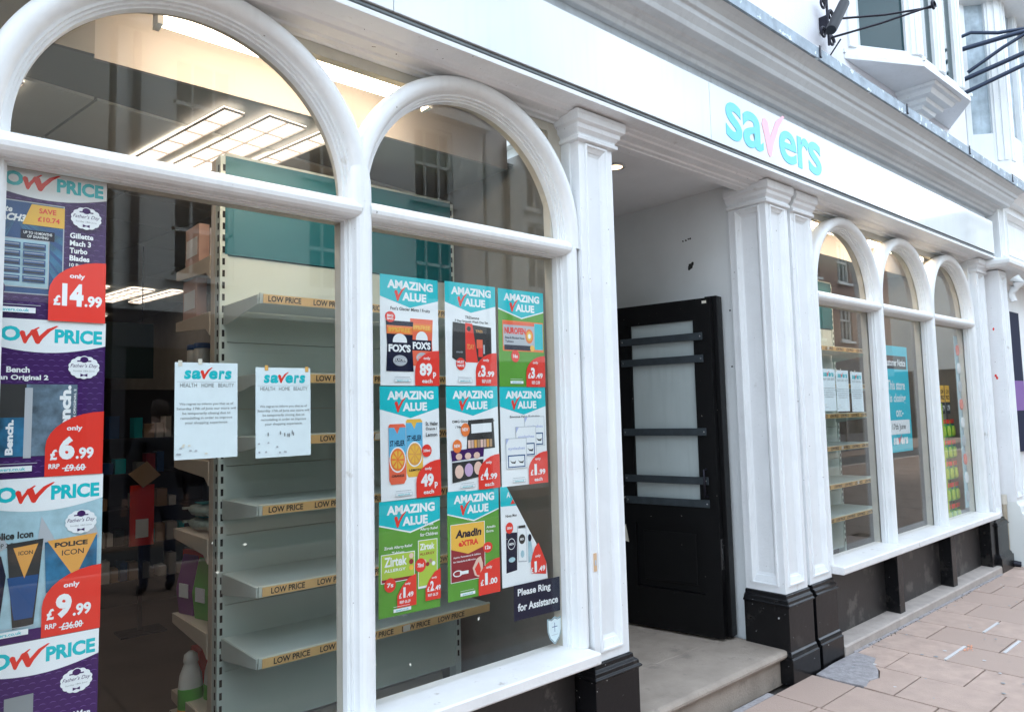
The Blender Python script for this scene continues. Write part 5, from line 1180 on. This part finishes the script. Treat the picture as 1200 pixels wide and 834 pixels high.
rg = root('assistance_sign', (2.068, YP-.0025+.0005, .722), 'dark navy sticker asking people to ring for assistance', 'sign', ry=R(1))
rg.location.y = .1118
MB().box(0, .275, -.0, .0006, 0, .148, 'navy').build('sheet', rg, local=True)
p = Print(rg, .01); p.L = 0; p.txt('lettering', 'white_ink', 'Please Ring', 2.2, 9.2, 19.5, 3.8, .03); p.txt('lettering', 'white_ink', 'for Assistance', 2.2, 3.6, 24, 3.3, .03); p.done()
sh = root('shield_sticker', (2.306, .1118, .575), 'pale shield-shaped sticker low in the corner of the glass', 'sticker')
def shield(k): return [(a*k, .062+(b-.062)*k) for a, b in ((-.045, .118), (-.02, .112), (0, .122), (.02, .112), (.045, .118), (.044, .06), (.03, .028), (0, 0), (-.03, .028), (-.044, .06))]
MB().extrude(shield(1), 'y', 0, .0006, 'paleblue').build('sheet', sh, local=True)
p = Print(sh, 1); p.L = 0; p.poly('border', 'print_grey', shield(.93)); p.poly('border', 'paper_notice', shield(.86)); p.rect('emblem', 'deepblue', -.0015, .055, .003, .04); p.rect('emblem', 'deepblue', -.016, .076, .032, .003); p.rect('emblem', 'mid_grey', -.02, .042, .04, .002); p.done()
tn = root('closing_poster', (6.045, YP, 1.216), 'tall turquoise poster saying the store is closing, behind the middle small arch', 'poster')
W_ = .50; Hh = .862; MB().box(0, W_, 0, .0008, 0, Hh, 'teal').build('sheet', tn, local=True)
mat('cyan_print', (.02, .50, .62), .4); tn.children[0].data.materials[0] = MATS['cyan_print']
p = Print(tn, W_/100); H = Hh/(W_/100)
p.rect('notice_band', 'print_black', -.0+2, H-38, 92, 22); p.txt('notice_band', 'white_ink', 'Customer Notice', 4, H-33, 86, 12, .02)
p.txt('message', 'white_ink', 'This store', 10, H-72, 72, 16, .02); p.txt('message', 'white_ink', 'is closing', 16, H-96, 66, 18, .02); p.txt('message', 'white_ink', 'on:-', 38, H-116, 30, 11, .02)
p.rect('date_band', 'paper', 4, H-144, 88, 23); p.txt('date_band', 'print_black', '17th June', 20, H-139, 54, 12, .01)
logo(p, 'logo', 20, 12, 60, 'white_ink', 'red'); p.done()

rnd = random.Random(21)
for k in range(12):
    a = rnd.uniform(.55, 2.25); b = rnd.uniform(.62, 1.35); w_ = rnd.uniform(.003, .009); t_ = rnd.uniform(0, 3)
    c = MB(); c.raw([(a+w_*math.cos(t_+q*1.57)*(1 if q % 2 else .6), .1116, b+w_*math.sin(t_+q*1.57)*(1 if q % 2 else .6)) for q in range(4)], [(0, 1, 2, 3)], 'tape'); c.build('tape_scrap', win1)
for o in list(bpy.data.objects):          # sheets hang a hair off the glass, each a little out of true
    if o.get('category') in ('poster', 'notice'):
        o.location.y += .005; o.rotation_euler.z = R(random.uniform(-.45, .45)); o.rotation_euler.x = R(random.uniform(-.35, .35))
# ================================================================ PASSER-BY (mirrored in the glass)
pe = root('person', (2.05, -5.0, 0), 'person in dark clothes standing in the street facing the shop, seen mirrored', 'person', rz=R(180))
def skin(name, pts, edges_, rad, mt, parent, sub=2):
    me = bpy.data.meshes.new(name); me.from_pydata(pts, edges_, []); o = bpy.data.objects.new(name, me); col.objects.link(o)
    md = o.modifiers.new('s', 'SKIN'); 
    for i_, r_ in enumerate(rad): me.skin_vertices[0].data[i_].radius = (r_ if isinstance(r_, tuple) else (r_, r_))
    me.skin_vertices[0].data[0].use_root = True
    o.modifiers.new('sub', 'SUBSURF').levels = sub; o.modifiers['sub'].render_levels = sub
    dg = bpy.context.evaluated_depsgraph_get(); dg.update()
    m2 = bpy.data.meshes.new_from_object(o.evaluated_get(dg)); o.modifiers.clear(); o.data = m2
    m2.materials.clear(); [m2.materials.append(MATS[k]) for k in (mt if isinstance(mt, list) else [mt])]
    for f in m2.polygons: f.use_smooth = True
    o.parent = parent; return o
pts = [(0, 0, .95), (0, 0, 1.12), (0, .01, 1.32), (0, .01, 1.46), (0, .02, 1.54), (0, .03, 1.60), (0, .03, 1.72)]; ed = [(k, k+1) for k in range(6)]; rad = [(.155, .11), (.14, .10), (.165, .105), (.10, .07), (.055, .055), (.07, .08), (.075, .09)]
def add(chain, start):
    prev = start
    for (v, r_) in chain: pts.append(v); rad.append(r_); ed.append((prev, len(pts)-1)); prev = len(pts)-1
    return prev
for s in (-1, 1):
    add([((s*.10, 0, .86), .10), ((s*.11, .02, .50), .06), ((s*.12, -.01, .12), .042), ((s*.12, .0, .06), .042), ((s*.13, .12, .035), (.04, .03)), ((s*.13, .18, .03), (.035, .022))], 0)
    wr = add([((s*.19, .01, 1.42), .058), ((s*.25, .0, 1.14), .045), ((s*.27, .06, .90), .030), ((s*.275, .075, .84), (.034, .018))], 3)
    for k in range(4):
        fx = s*(.255+.014*k); fy = .075-.004*abs(k-1.5)
        add([((fx, fy+.006, .785), .0085), ((fx, fy+.018, .752), .008), ((fx, fy+.012, .728-.004*(k == 3)), .007)], wr)
    add([((s*.25, .098, .82), .010), ((s*.247, .112, .79), .009)], wr)
bd = skin('body', pts, ed, rad, ['cloth_dark', 'denim', 'skin', 'opp_dark'], pe)
for f in bd.data.polygons:
    z = f.center.z; ax = abs(f.center.x)
    f.material_index = 3 if z < .09 else (2 if (z < .90 and ax > .205) or z > 1.50 else (1 if z < .98 else 0))
c = MB(); c.lathe((0, .0, 1.66), [(.075, 0), (.092, .05), (.09, .10), (.065, .145), (.02, .162)], 'hair', 16, sx=.9, sy=1.05); c.build('hair', pe, local=True)
c = MB()
for s in (-1, 1): c.lathe((s*.030, .112, 1.672), [(.002, -.006), (.010, 0), (.002, .006)], 'print_black', 8)
c.build('eyes', pe, local=True)
c = MB(); c.raw([(0, .118, 1.67), (-.013, .112, 1.635), (.013, .112, 1.635), (0, .138, 1.638)], [(0, 1, 3), (0, 3, 2), (1, 2, 3)], 'skin', True); c.build('nose', pe, local=True)
c = MB(); c.box(-.02, .02, .108, .116, 1.605, 1.612, 'maroon'); c.build('mouth', pe, local=True)
